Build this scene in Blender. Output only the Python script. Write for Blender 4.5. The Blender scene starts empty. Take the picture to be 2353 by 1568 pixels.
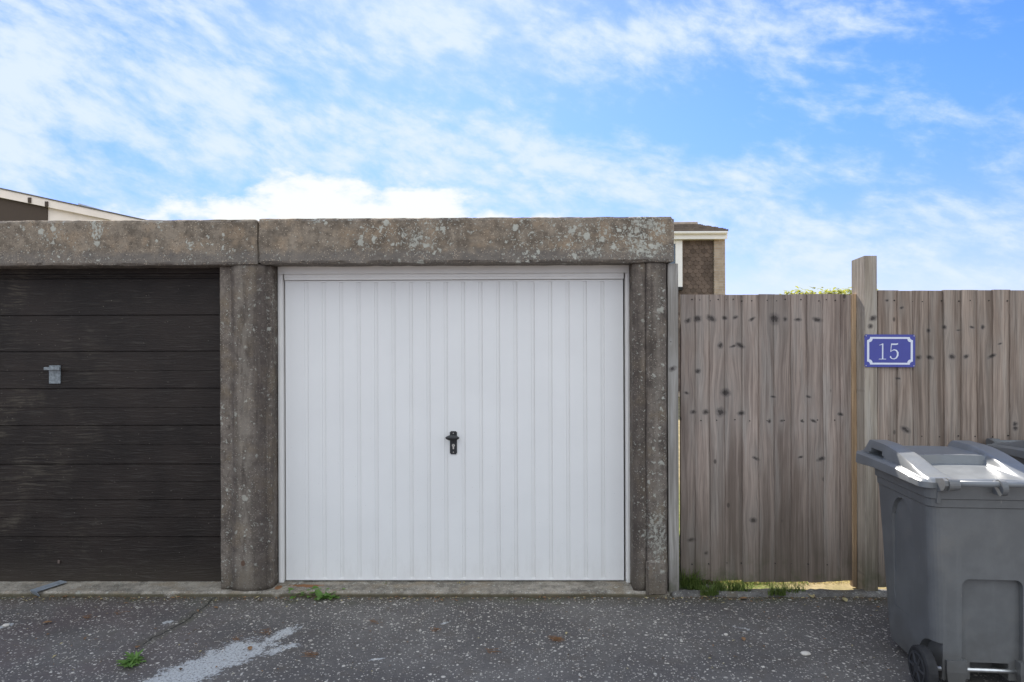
import bpy, bmesh, math, random
from mathutils import Vector, Matrix, Euler, noise, geometry
R = math.radians
SC = bpy.context.scene
COL = SC.collection
# ------------------------------------------------------------------ camera
CAM_H, YAW, ROLL = 1.64, R(0.6), R(-0.2)
F = 1569.0                                   # focal length in units of a 2353 px wide picture
cd = bpy.data.cameras.new("camera"); cam = bpy.data.objects.new("camera", cd); COL.objects.link(cam)
cd.sensor_width = 36.0; cd.lens = 24.0; cd.clip_start = 0.05; cd.clip_end = 2000
CAM_M = Matrix.Translation((0, 0, CAM_H)) @ Matrix.Rotation(YAW, 4, 'Z') @ Matrix.Rotation(R(90), 4, 'X') @ Matrix.Rotation(ROLL, 4, 'Z')
cam.matrix_world = CAM_M
SC.camera = cam

def ray(px, py):
    return (CAM_M.to_3x3() @ Vector(((px - 1176.5) / F, (784 - py) / F, -1))).normalized()
def P(px, py, Y):
    d = ray(px, py); t = Y / d.y
    return Vector((0, 0, CAM_H)) + d * t
def G(px, py, z=0.0):
    d = ray(px, py); t = (z - CAM_H) / d.z
    return Vector((0, 0, CAM_H)) + d * t

# ------------------------------------------------------------------ node helper
class NT:
    def __init__(s, tree): s.t = tree; s.N = tree.nodes; s.L = tree.links
    def node(s, typ, **kw):
        n = s.N.new(typ)
        for k, v in kw.items(): setattr(n, k, v)
        return n
    def put(s, inp, v):
        if isinstance(v, bpy.types.NodeSocket): s.L.new(v, inp)
        elif v is not None:
            if isinstance(v, (tuple, list)) and inp.type == 'RGBA' and len(v) == 3: v = (*v, 1)
            inp.default_value = v
    def m(s, op, a, b=None, c=None, clamp=False):
        n = s.node('ShaderNodeMath', operation=op); n.use_clamp = clamp
        for i, v in enumerate((a, b, c)):
            if v is not None: s.put(n.inputs[i], v)
        return n.outputs[0]
    def v(s, op, a, b=None, scale=None):
        n = s.node('ShaderNodeVectorMath', operation=op)
        s.put(n.inputs[0], a)
        if b is not None: s.put(n.inputs[1], b)
        if scale is not None: s.put(n.inputs['Scale'], scale)
        return n.outputs['Value'] if op in ('LENGTH', 'DISTANCE', 'DOT_PRODUCT') else n.outputs[0]
    def noise(s, vec, scale=5, detail=4, rough=0.55, dist=0.0, color=False):
        n = s.node('ShaderNodeTexNoise'); s.put(n.inputs['Vector'], vec)
        n.inputs['Scale'].default_value = scale; n.inputs['Detail'].default_value = detail
        n.inputs['Roughness'].default_value = rough; n.inputs['Distortion'].default_value = dist
        return n.outputs['Color' if color else 'Fac']
    def vor(s, vec, scale=5, feature='F1', rnd=1.0):
        n = s.node('ShaderNodeTexVoronoi', feature=feature); s.put(n.inputs['Vector'], vec)
        n.inputs['Scale'].default_value = scale; n.inputs['Randomness'].default_value = rnd
        return n
    def ss(s, x, lo, hi, a=0.0, b=1.0):
        n = s.node('ShaderNodeMapRange', interpolation_type='SMOOTHSTEP')
        for i, v in zip((0, 1, 2, 3, 4), (x, lo, hi, a, b)): s.put(n.inputs[i], v)
        return n.outputs[0]
    def mix(s, f, a, b, mode='MIX'):
        n = s.node('ShaderNodeMix', data_type='RGBA', blend_type=mode)
        s.put(n.inputs[0], f); s.put(n.inputs[6], a); s.put(n.inputs[7], b)
        return n.outputs[2]
    def ramp(s, f, stops):
        n = s.node('ShaderNodeValToRGB'); s.put(n.inputs[0], f); e = n.color_ramp.elements
        while len(e) < len(stops): e.new(0.5)
        for i, (p, c) in enumerate(stops):
            e[i].position = p; e[i].color = (*c, 1) if len(c) == 3 else c
        return n.outputs[0]
    def xyz(s, vec):
        n = s.node('ShaderNodeSeparateXYZ'); s.put(n.inputs[0], vec); return n.outputs
    def comb(s, x, y, z):
        n = s.node('ShaderNodeCombineXYZ')
        for i, v in enumerate((x, y, z)): s.put(n.inputs[i], v)
        return n.outputs[0]
    def ell(s, x, y, cx, cy, sx, sy, rot=0.0):
        """distance in an ellipse's own units"""
        dx = s.m('SUBTRACT', x, cx); dy = s.m('SUBTRACT', y, cy)
        if rot:
            c, q = math.cos(rot), math.sin(rot)
            ax = s.m('ADD', s.m('MULTIPLY', dx, c / sx), s.m('MULTIPLY', dy, q / sx))
            ay = s.m('SUBTRACT', s.m('MULTIPLY', dy, c / sy), s.m('MULTIPLY', dx, q / sy))
        else:
            ax = s.m('MULTIPLY', dx, 1 / sx); ay = s.m('MULTIPLY', dy, 1 / sy)
        return s.m('ADD', s.m('MULTIPLY', ax, ax), s.m('MULTIPLY', ay, ay))
    def gauss(s, d2): return s.m('EXPONENT', s.m('MULTIPLY', d2, -1.0))
    def seg(s, p, a, b):
        """distance of p to the segment a-b (xy)"""
        a = Vector((a.x, a.y, 0)); b = Vector((b.x, b.y, 0)); ba = b - a
        pa = s.v('SUBTRACT', p, tuple(a))
        h = s.m('MULTIPLY', s.v('DOT_PRODUCT', pa, tuple(ba)), 1 / ba.dot(ba), clamp=True)
        return s.v('LENGTH', s.v('SUBTRACT', pa, s.v('SCALE', tuple(ba), scale=h)))

# ------------------------------------------------------------------ sky
SUN_EL, SUN_AZ = R(41.0), R(-8.0)            # behind the garages, a little to the left
w = bpy.data.worlds.new("World"); SC.world = w; w.use_nodes = True
nt = NT(w.node_tree); nt.N.clear()
tc = nt.node('ShaderNodeTexCoord').outputs['Generated']
sk = nt.node('ShaderNodeTexSky', sky_type='NISHITA'); sk.sun_disc = False
sk.sun_elevation = SUN_EL; sk.sun_rotation = SUN_AZ; sk.air_density = 1.0; sk.dust_density = 0.3; sk.ozone_density = 2.0
hs = nt.node('ShaderNodeHueSaturation'); hs.inputs['Saturation'].default_value = 1.30; hs.inputs['Value'].default_value = 1.25
nt.L.new(sk.outputs[0], hs.inputs['Color'])
dx, dy, dz = nt.xyz(tc)
az = nt.m('ARCTAN2', dx, dy); el = nt.m('ARCSINE', dz)
def sky_dir(px, py):
    d = ray(px, py); return math.atan2(d.x, d.y), math.asin(d.z)
PX = 1 / F
# broad cover: (px, py, half width, half height, tilt, weight) measured on the photograph, kept as sky directions
BLOBS = [(300, 150, 520, 210, -0.1, .30), (1350, 90, 620, 80, -0.12, .30), (0, 290, 130, 160, 0, .30),
         (560, 330, 420, 110, -0.1, .16), (1180, 350, 380, 75, -0.28, .30), (1560, 420, 330, 50, -0.2, .16),
         (1640, 285, 330, 75, -0.1, -.50), (2270, 130, 190, 130, 0.5, -.46), (1480, 440, 260, 40, -.25, .16), (1750, 390, 200, 30, -.1, .26), (1900, 620, 300, 60, 0, .16), (640, 240, 220, 40, .3, -.14), (900, 215, 260, 45, -0.1, -.24),
         (1250, 420, 130, 30, -0.2, -.18), (2150, 330, 260, 130, -0.4, -.12), (2050, 230, 190, 45, 0.1, .16), (1200, 180, 500, 45, -.05, -.10),
         (1750, 590, 420, 90, 0, .20), (2250, 560, 200, 90, 0, .08), (2230, 290, 130, 60, -.4, .26), (1950, 480, 120, 120, .6, -.10)]
wv = nt.v('MULTIPLY', tc, (1.0, 1.0, 2.1))
warp = nt.v('SCALE', nt.v('SUBTRACT', nt.noise(wv, 3.0, 3, .5, color=True), (.5, .5, .5)), scale=0.12)
wv2 = nt.v('ADD', wv, warp)
n_big = nt.noise(wv2, 3.4, 8, .62)
rc, rs = math.cos(R(-17)), math.sin(R(-17))
ru = nt.m('ADD', nt.m('MULTIPLY', az, rc), nt.m('MULTIPLY', el, rs)); rv_ = nt.m('SUBTRACT', nt.m('MULTIPLY', el, rc), nt.m('MULTIPLY', az, rs))
rip = nt.v('ADD', nt.comb(nt.m('MULTIPLY', ru, 1.0), nt.m('MULTIPLY', rv_, 2.0), 0.0), nt.v('SCALE', warp, scale=.8))
n_fin = nt.m('ADD', nt.m('MULTIPLY', nt.noise(rip, 9.0, 8, .60), .62), nt.m('MULTIPLY', nt.noise(nt.v('ADD', rip, (3, 7, 0)), 24.0, 7, .60), .38))
cov = nt.m('ADD', nt.m('MULTIPLY', nt.m('SUBTRACT', n_big, .5), .8), nt.m('MULTIPLY', nt.m('SUBTRACT', n_fin, .5), 2.9))
for (px, py, sx, sy, rot, wt) in BLOBS:
    a0, e0 = sky_dir(px, py)
    cov = nt.m('ADD', cov, nt.m('MULTIPLY', nt.gauss(nt.ell(az, el, a0, e0, sx * PX, sy * PX, rot)), wt))
veil = nt.ss(cov, -.34, .66)
# the cumulus bank standing over the garage roof
cum = None
for (px, py, sx, sy, wt) in [(740, 480, 190, 82, 1.0), (960, 490, 150, 72, .95), (560, 500, 170, 55, .8), (1130, 500, 100, 26, .6), (330, 500, 150, 30, .5), (1240, 500, 60, 16, .6)]:
    a0, e0 = sky_dir(px, py)
    g = nt.m('MULTIPLY', nt.gauss(nt.ell(az, el, a0, e0, sx * PX, sy * PX)), wt)
    cum = g if cum is None else nt.m('MAXIMUM', cum, g)
n_cum = nt.noise(wv, 20.0, 8, .62)
cumf = nt.ss(nt.m('ADD', cum, nt.m('MULTIPLY', nt.m('SUBTRACT', n_cum, .5), 1.25)), .30, .72)
haz = nt.ss(el, .30, .02, 0.0, .12)
blue = nt.mix(haz, nt.v('MULTIPLY', hs.outputs[0], nt.mix(nt.ss(el, .36, .06), (.72, .76, 1.24), (.60, .56, 1.16))), (3.3, 4.7, 7.0))
# sky behind the camera and overhead brightened, an added fill for the garage fronts
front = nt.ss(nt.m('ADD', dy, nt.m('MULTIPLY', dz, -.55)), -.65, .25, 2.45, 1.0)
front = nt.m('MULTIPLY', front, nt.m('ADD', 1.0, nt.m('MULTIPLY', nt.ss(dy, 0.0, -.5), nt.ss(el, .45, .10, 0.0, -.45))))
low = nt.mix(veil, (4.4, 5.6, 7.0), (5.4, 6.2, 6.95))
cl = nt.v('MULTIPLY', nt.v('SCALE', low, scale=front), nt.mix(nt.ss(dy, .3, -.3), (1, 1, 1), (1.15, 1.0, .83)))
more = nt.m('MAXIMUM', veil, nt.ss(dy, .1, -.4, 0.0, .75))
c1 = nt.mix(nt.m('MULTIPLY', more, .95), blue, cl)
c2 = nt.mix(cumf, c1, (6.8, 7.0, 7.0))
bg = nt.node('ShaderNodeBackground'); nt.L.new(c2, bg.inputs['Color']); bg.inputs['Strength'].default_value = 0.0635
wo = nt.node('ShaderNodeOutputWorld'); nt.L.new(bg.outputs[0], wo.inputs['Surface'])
# ------------------------------------------------------------------ sun
sl = bpy.data.lights.new("sun", 'SUN'); sl.energy = 5.0; sl.angle = R(0.5); sl.color = (1.0, .95, .87)
so = bpy.data.objects.new("sun", sl); COL.objects.link(so)
sdir = Vector((math.sin(SUN_AZ) * math.cos(SUN_EL), math.cos(SUN_AZ) * math.cos(SUN_EL), math.sin(SUN_EL)))
so.location = sdir * 30; so.rotation_euler = sdir.to_track_quat('Z', 'Y').to_euler()
# ------------------------------------------------------------------ exposure
vs = SC.view_settings; vs.view_transform = 'Standard'; vs.look = 'None'; vs.exposure = 1.2; vs.gamma = 1.0; vs.use_curve_mapping = False

# ------------------------------------------------------------------ object helpers
def link(name, bm, mat, parent=None, smooth=False, mats=None):
    me = bpy.data.meshes.new(name)
    bm.normal_update(); bm.to_mesh(me); bm.free()
    for mm in (mats or [mat]): me.materials.append(mm)
    if smooth:
        for p in me.polygons: p.use_smooth = True
    o = bpy.data.objects.new(name, me); COL.objects.link(o)
    if parent: o.parent = parent
    return o
def tag(o, label=None, cat=None, group=None, kind=None):
    if label: o["label"] = label
    if cat: o["category"] = cat
    if group: o["group"] = group
    if kind: o["kind"] = kind
    return o
def thing(name, label, cat, loc=(0, 0, 0), rotz=0.0, group=None):
    o = bpy.data.objects.new(name, None); COL.objects.link(o); o.empty_display_size = .1
    o.location = loc; o.rotation_euler = (0, 0, rotz)
    return tag(o, label, cat, group)
def dup(root, loc, rotz, label, group=None):
    r = root.copy(); COL.objects.link(r); r.location = loc; r.rotation_euler = (0, 0, rotz); tag(r, label, None, group)
    for ch in list(root.children):
        c = ch.copy(); COL.objects.link(c); c.parent = r
        for g in list(ch.children):
            d = g.copy(); COL.objects.link(d); d.parent = c
    return r
def box(bm, x0, x1, y0, y1, z0, z1, bev=0.0, mi=0):
    r = bmesh.ops.create_cube(bm, size=1.0)
    vs_ = r['verts']
    for v in vs_: v.co = Vector(((x0 + x1) / 2 + v.co.x * (x1 - x0), (y0 + y1) / 2 + v.co.y * (y1 - y0), (z0 + z1) / 2 + v.co.z * (z1 - z0)))
    fs = {f for v in vs_ for f in v.link_faces}
    for f in fs: f.material_index = mi
    if bev:
        es = list({e for v in vs_ for e in v.link_edges})
        bmesh.ops.bevel(bm, geom=es, offset=bev, segments=2, affect='EDGES', profile=.5)
def rough_box(x0, x1, y0, y1, z0, z1, step=.02, amp=.0025, cham=.006, freq=9.0, chips=0.0, seed=0.0):
    """a cast block: gridded surface, softened arrises, uneven faces"""
    nx, ny, nz = [max(1, round((b - a) / step)) for a, b in ((x0, x1), (y0, y1), (z0, z1))]
    bm = bmesh.new(); V = {}
    def vert(i, j, k):
        if (i, j, k) in V: return V[(i, j, k)]
        p = Vector((x0 + (x1 - x0) * i / nx, y0 + (y1 - y0) * j / ny, z0 + (z1 - z0) * k / nz))
        q = p.copy(); ex = [(i in (0, nx)), (j in (0, ny)), (k in (0, nz))]
        if sum(ex) >= 2:
            c = cham * (1 + 1.2 * noise.noise(p * 6 + Vector((seed, 0, 0))))
            if chips:
                n2 = noise.noise(p * 31 + Vector((seed, 7, 3)))
                if n2 > .28: c += chips * (n2 - .28) * 3
            ctr = ((x0 + x1) / 2, (y0 + y1) / 2, (z0 + z1) / 2)
            for a in range(3):
                if ex[a]: q[a] += c * (1 if p[a] < ctr[a] else -1) * .6
        q += noise.noise_vector(p * freq + Vector((seed, 1.3, 0))) * amp + noise.noise_vector(p * freq * 4 + Vector((0, seed, 0))) * amp * .5
        V[(i, j, k)] = bm.verts.new(q); return V[(i, j, k)]
    def quad(a, b, c, d): bm.faces.new((vert(*a), vert(*b), vert(*c), vert(*d)))
    for i in range(nx):
        for k in range(nz):
            quad((i, 0, k), (i + 1, 0, k), (i + 1, 0, k + 1), (i, 0, k + 1))
            quad((i, ny, k), (i, ny, k + 1), (i + 1, ny, k + 1), (i + 1, ny, k))
        for j in range(ny):
            quad((i, j, 0), (i, j + 1, 0), (i + 1, j + 1, 0), (i + 1, j, 0))
            quad((i, j, nz), (i + 1, j, nz), (i + 1, j + 1, nz), (i, j + 1, nz))
    for j in range(ny):
        for k in range(nz):
            quad((0, j, k), (0, j, k + 1), (0, j + 1, k + 1), (0, j + 1, k))
            quad((nx, j, k), (nx, j + 1, k), (nx, j + 1, k + 1), (nx, j, k + 1))
    return bm
def loft(bm, rings, cap0=True, cap1=True, closed=True, mi=0):
    rv = [[bm.verts.new(p) for p in ring] for ring in rings]
    n = len(rv[0])
    for a, b in zip(rv, rv[1:]):
        for i in range(n if closed else n - 1):
            f = bm.faces.new((a[i], a[(i + 1) % n], b[(i + 1) % n], b[i])); f.material_index = mi
    if cap0: bm.faces.new(list(reversed(rv[0]))).material_index = mi
    if cap1: bm.faces.new(rv[-1]).material_index = mi
    return rv
def cyl(bm, a, b, r0, r1=None, seg=16, mi=0):
    a, b = Vector(a), Vector(b); r1 = r0 if r1 is None else r1
    q = (b - a).to_track_quat('Z', 'Y')
    ring = lambda c, r: [c + q @ Vector((r * math.cos(2 * math.pi * i / seg), r * math.sin(2 * math.pi * i / seg), 0)) for i in range(seg)]
    loft(bm, [ring(a, r0), ring(b, r1)], mi=mi)
def poly_prism(bm, pts, y0, y1, mi=0):
    """polygon in (x, z), front face at y0"""
    a = [bm.verts.new((x, y0, z)) for x, z in pts]; b = [bm.verts.new((x, y1, z)) for x, z in pts]
    n = len(pts)
    for t in geometry.tessellate_polygon([[Vector((x, z, 0)) for x, z in pts]]):
        bm.faces.new([a[i] for i in t]).material_index = mi; bm.faces.new([b[i] for i in reversed(t)]).material_index = mi
    for i in range(n): bm.faces.new((a[i], b[i], b[(i + 1) % n], a[(i + 1) % n])).material_index = mi
    bmesh.ops.recalc_face_normals(bm, faces=bm.faces[:])
def boolean(o, cutters):
    """cut shapes out of o's mesh for good"""
    cs = []
    for bm in cutters:
        c = link("cutter", bm, None) if False else None
        me = bpy.data.meshes.new("cutter"); bmesh.ops.recalc_face_normals(bm, faces=bm.faces[:]); bm.to_mesh(me); bm.free()
        c = bpy.data.objects.new("cutter", me); COL.objects.link(c); c.parent = o.parent; cs.append(c)
        md = o.modifiers.new("cut", 'BOOLEAN'); md.operation = 'DIFFERENCE'; md.object = c; md.solver = 'EXACT'
    dg = bpy.context.evaluated_depsgraph_get(); dg.update()
    me = bpy.data.meshes.new_from_object(o.evaluated_get(dg), preserve_all_data_layers=True, depsgraph=dg)
    o.modifiers.clear(); old = o.data; o.data = me; bpy.data.meshes.remove(old)
    for c in cs: m_ = c.data; bpy.data.objects.remove(c); bpy.data.meshes.remove(m_)

# ------------------------------------------------------------------ materials
def new_mat(name):
    m = bpy.data.materials.new(name); m.use_nodes = True; t = NT(m.node_tree); t.N.clear()
    b = t.node('ShaderNodeBsdfPrincipled'); o = t.node('ShaderNodeOutputMaterial'); t.L.new(b.outputs[0], o.inputs[0])
    return m, t, b
def set_bsdf(t, b, col=None, rough=None, spec=None, metal=None, bump=None, bstr=.3, bdist=.003):
    if col is not None: t.put(b.inputs['Base Color'], col)
    if rough is not None: t.put(b.inputs['Roughness'], rough)
    if spec is not None: b.inputs['Specular IOR Level'].default_value = spec
    if metal is not None: b.inputs['Metallic'].default_value = metal
    if bump is not None:
        n = t.node('ShaderNodeBump'); n.inputs['Strength'].default_value = bstr; n.inputs['Distance'].default_value = bdist
        t.put(n.inputs['Height'], bump); t.L.new(n.outputs[0], b.inputs['Normal'])
def pos(t): return t.node('ShaderNodeNewGeometry').outputs['Position']
def plain(name, col, rough=.5, spec=.5, metal=0.0, var=.12, scale=20, bump=0.0):
    m, t, b = new_mat(name)
    p = t.node('ShaderNodeTexCoord').outputs['Object']
    n = t.noise(p, scale, 5)
    f = t.ss(n, .25, .75)
    c = t.mix(f, tuple(x * (1 - var) for x in col), tuple(min(1, x * (1 + var)) for x in col))
    set_bsdf(t, b, c, t.m('ADD', t.m('MULTIPLY', n, .15), rough - .07), spec, metal, t.noise(p, scale * 8, 3) if bump else None, bump)
    return m

def concrete(name, dark, light, warm, lichen=1.0, spots=(), streak=0.0, cool_below=None, agg=1.0):
    m, t, b = new_mat(name); p = pos(t); x, y, z = t.xyz(p)
    n1 = t.noise(p, 3.2, 8, .62); n2 = t.noise(p, 17, 6, .65); n3 = t.noise(p, 70, 4, .6)
    base = t.mix(t.ss(t.m('ADD', t.m('MULTIPLY', n1, .45), t.m('MULTIPLY', n2, .55)), .38, .62), tuple(c * .8 for c in dark), light)
    base = t.mix(t.m('MULTIPLY', t.ss(t.noise(t.v('ADD', p, (9, 3, 1)), 7, 5, .6), .48, .68), .75), base, warm)
    if streak:
        sv = t.v('MULTIPLY', p, (1, 1, .07))
        s1 = t.noise(sv, 16, 5, .6); s2 = t.noise(t.v('ADD', sv, (4, 4, 4)), 30, 4, .6)
        base = t.mix(t.m('MULTIPLY', t.ss(s1, .44, .66), streak), base, tuple(c * .48 for c in dark))
        base = t.mix(t.m('MULTIPLY', t.ss(s2, .54, .70), streak * .7), base, tuple(c * 1.25 for c in light))
    if cool_below is not None:
        f = t.ss(t.m('ADD', z, t.m('MULTIPLY', t.m('SUBTRACT', n2, .5), .12)), cool_below + .05, cool_below - .01)
        g = sum(dark) / 3 * 1.05
        base = t.mix(t.m('MULTIPLY', f, .7), base, (g * 1.22, g * 1.10, g * .98))
    # exposed aggregate: many pale and dark grains
    va = t.vor(p, 105); vr = t.xyz(va.outputs['Color'])
    grain = t.m('MULTIPLY', t.ss(va.outputs['Distance'], .42, .26), t.ss(vr[0], .70, .82))
    base = t.mix(t.m('MULTIPLY', grain, .72 * agg), base, tuple(min(.6, c * 2.0) for c in light))
    pit = t.m('MULTIPLY', t.ss(va.outputs['Distance'], .5, .2), t.ss(vr[1], .80, .86))
    base = t.mix(t.m('MULTIPLY', pit, .6), base, tuple(c * .4 for c in dark))
    base = t.mix(t.m('MULTIPLY', t.ss(n3, .5, .72), .45), base, tuple(c * .55 for c in dark))
    hgt = t.m('ADD', t.m('MULTIPLY', n3, .5), t.m('MULTIPLY', grain, .5))
    # lichen: rounded pale colonies of several sizes, thick where 'spots' says
    mask = t.ss(t.noise(t.v('ADD', p, (2, 8, 5)), 2.6, 4, .6), .44, .66); smask = None
    for (cx, cz, sx, sz, wt) in spots:
        sg = t.m('MULTIPLY', t.gauss(t.ell(x, z, cx, cz, sx, sz)), wt)
        mask = t.m('ADD', mask, sg); smask = sg if smask is None else t.m('MAXIMUM', smask, sg)
    wp = t.v('ADD', p, t.v('SCALE', t.v('SUBTRACT', t.noise(p, 45, 3, .6, color=True), (.5, .5, .5)), scale=.05))
    lich = None
    for sc, r0, th in ((13, .30, .86), (30, .36, .74), (62, .40, .66)):
        vv = t.vor(wp, sc); rr = t.xyz(vv.outputs['Color'])
        rad = t.m('MULTIPLY', t.m('ADD', t.m('MULTIPLY', rr[1], .8), .35), r0)
        f = t.m('MULTIPLY', t.ss(vv.outputs['Distance'], rad, t.m('MULTIPLY', rad, .72)),
                t.ss(t.m('ADD', rr[0], t.m('MULTIPLY', t.m('SUBTRACT', mask, .6), .46 * lichen)), th, th + .04))
        lich = f if lich is None else t.m('MAXIMUM', lich, f)
    if smask is not None:
        cr_ = t.m('ADD', t.m('MULTIPLY', t.m('SUBTRACT', t.m('ADD', t.m('MULTIPLY', t.noise(p, 60, 5, .7), .6), t.m('MULTIPLY', t.noise(p, 22, 4, .6), .4)), .5), 2.4), t.m('MULTIPLY', t.m('MINIMUM', smask, 1.6), .36))
        lich = t.m('MAXIMUM', lich, t.ss(cr_, .52, .66))
    lc = t.mix(t.noise(p, 24, 3), (.30, .28, .23), (.62, .62, .54))
    base = t.mix(t.m('MULTIPLY', lich, min(.85, .45 + .4 * lichen)), base, lc)
    set_bsdf(t, b, base, .92, .25, None, t.m('ADD', hgt, t.m('MULTIPLY', lich, .4)), .8, .006)
    return m

def wood(name, c_lo, c_hi, grey, knots=(), brown_below=None, horiz=False, rings=False):
    """weathered softwood; boards carry a random number each in the attribute 'rnd'"""
    m, t, b = new_mat(name); p = pos(t)
    at = t.node('ShaderNodeAttribute', attribute_name='rnd').outputs['Fac']
    x, y, z = t.xyz(p)
    off = t.m('MULTIPLY', at, 37.0)
    wob = t.m('MULTIPLY', t.m('SUBTRACT', t.noise(t.comb(t.m('MULTIPLY', x, 5.0), off, t.m('MULTIPLY', z, 1.3)), 1.0, 3, .5), .5), .034)
    nk = t.noise(p, 38, 3, .6, color=True); nk = t.xyz(t.v('SCALE', t.v('SUBTRACT', nk, (.5, .5, .5)), scale=.014)); xk = t.m('ADD', x, nk[0]); zk = t.m('ADD', z, nk[1])
    knot = None; halo = None; pull = None
    kr_ = random.Random(17)
    for (kx, kz, ks) in knots:
        asp = kr_.uniform(.75, 1.35); ks *= kr_.uniform(.8, 1.25)
        d2 = t.ell(xk, zk, kx, kz, ks * 1.15 * asp, ks * .85 / asp, kr_.uniform(-.5, .5))
        g = t.gauss(d2); h = t.gauss(t.ell(x, z, kx, kz, ks * 2.2, ks * 5.0))
        sgn = t.m('MULTIPLY', h, t.m('MULTIPLY', t.m('SUBTRACT', x, kx), -.55))
        knot = g if knot is None else t.m('MAXIMUM', knot, g)
        halo = h if halo is None else t.m('MAXIMUM', halo, h)
        pull = sgn if pull is None else t.m('ADD', pull, sgn)
    xx = t.m('ADD', x, wob)
    if pull is not None: xx = t.m('ADD', xx, pull)
    gv = t.comb(t.m('ADD', xx, off), t.m('MULTIPLY', y, 1.0), t.m('MULTIPLY', z, .022))
    g1 = t.noise(gv, 45, 4, .6); g2 = t.noise(gv, 170, 3, .65)
    g3 = t.noise(t.comb(t.m('ADD', t.m('MULTIPLY', xx, 9), off), off, t.m('MULTIPLY', z, .8)), 1.0, 5, .6)
    base = t.mix(t.ss(g3, .38, .62), tuple(c * .85 for c in c_lo), c_hi)
    base = t.mix(t.m('MULTIPLY', t.ss(t.noise(t.comb(t.m('ADD', t.m('MULTIPLY', x, 14), off), off, t.m('MULTIPLY', z, 1.1)), 1.0, 5, .6), .46, .66), .7), base, grey)
    base = t.mix(t.m('MULTIPLY', t.ss(g1, .51, .64), .42), base, tuple(c * .52 for c in c_lo))
    base = t.mix(t.m('MULTIPLY', t.ss(g1, .48, .37), .45), base, tuple(min(1, c * 1.35) for c in c_hi))
    base = t.mix(t.m('MULTIPLY', t.ss(g2, .49, .62), .45), base, tuple(c * .50 for c in c_lo))
    br = t.m('ADD', .86, t.m('MULTIPLY', t.m('FRACT', t.m('MULTIPLY', at, 7.31)), .32))
    base = t.mix(1.0, base, t.comb(br, br, br), 'MULTIPLY')
    # scattered little knots and nail heads
    kv = t.vor(t.comb(t.m('ADD', t.m('MULTIPLY', x, 9.0), off), off, t.m('MULTIPLY', z, 5.5)), 1.0)
    kr = t.xyz(kv.outputs['Color'])
    kk = t.m('MULTIPLY', t.ss(kv.outputs['Distance'], .125, .06), t.ss(kr[0], .56, .60))
    base = t.mix(t.m('MULTIPLY', kk, .75), base, (.045, .036, .032))
    if knot is not None:
        base = t.mix(t.m('MULTIPLY', halo, .5), base, tuple(c * .85 for c in grey))
        kn = t.m('MULTIPLY', knot, t.m('ADD', .45, t.m('MULTIPLY', t.noise(p, 60, 4, .6), .9)))
        base = t.mix(t.m('MULTIPLY', t.ss(kn, .22, .62), .62), base, (.110, .094, .086)); base = t.mix(t.m('MULTIPLY', t.ss(kn, .62, .80), .8), base, (.040, .033, .030))
    if brown_below is not None:  # browner and darker towards the bottom, greenish at the foot
        f = t.ss(t.m('ADD', z, t.m('MULTIPLY', t.m('SUBTRACT', g3, .5), .5)), brown_below, -.1)
        base = t.mix(t.m('MULTIPLY', f, .62), base, (.105, .085, .062))
        f2 = t.m('MULTIPLY', t.ss(z, .30, .02), t.ss(t.noise(p, 8, 5, .6), .45, .65))
        base = t.mix(t.m('MULTIPLY', f2, .6), base, (.075, .085, .040))
    set_bsdf(t, b, base, .85, .25, None, t.m('ADD', t.m('MULTIPLY', g1, .6), t.m('MULTIPLY', g2, .4)), .5, .003)
    return m

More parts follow.
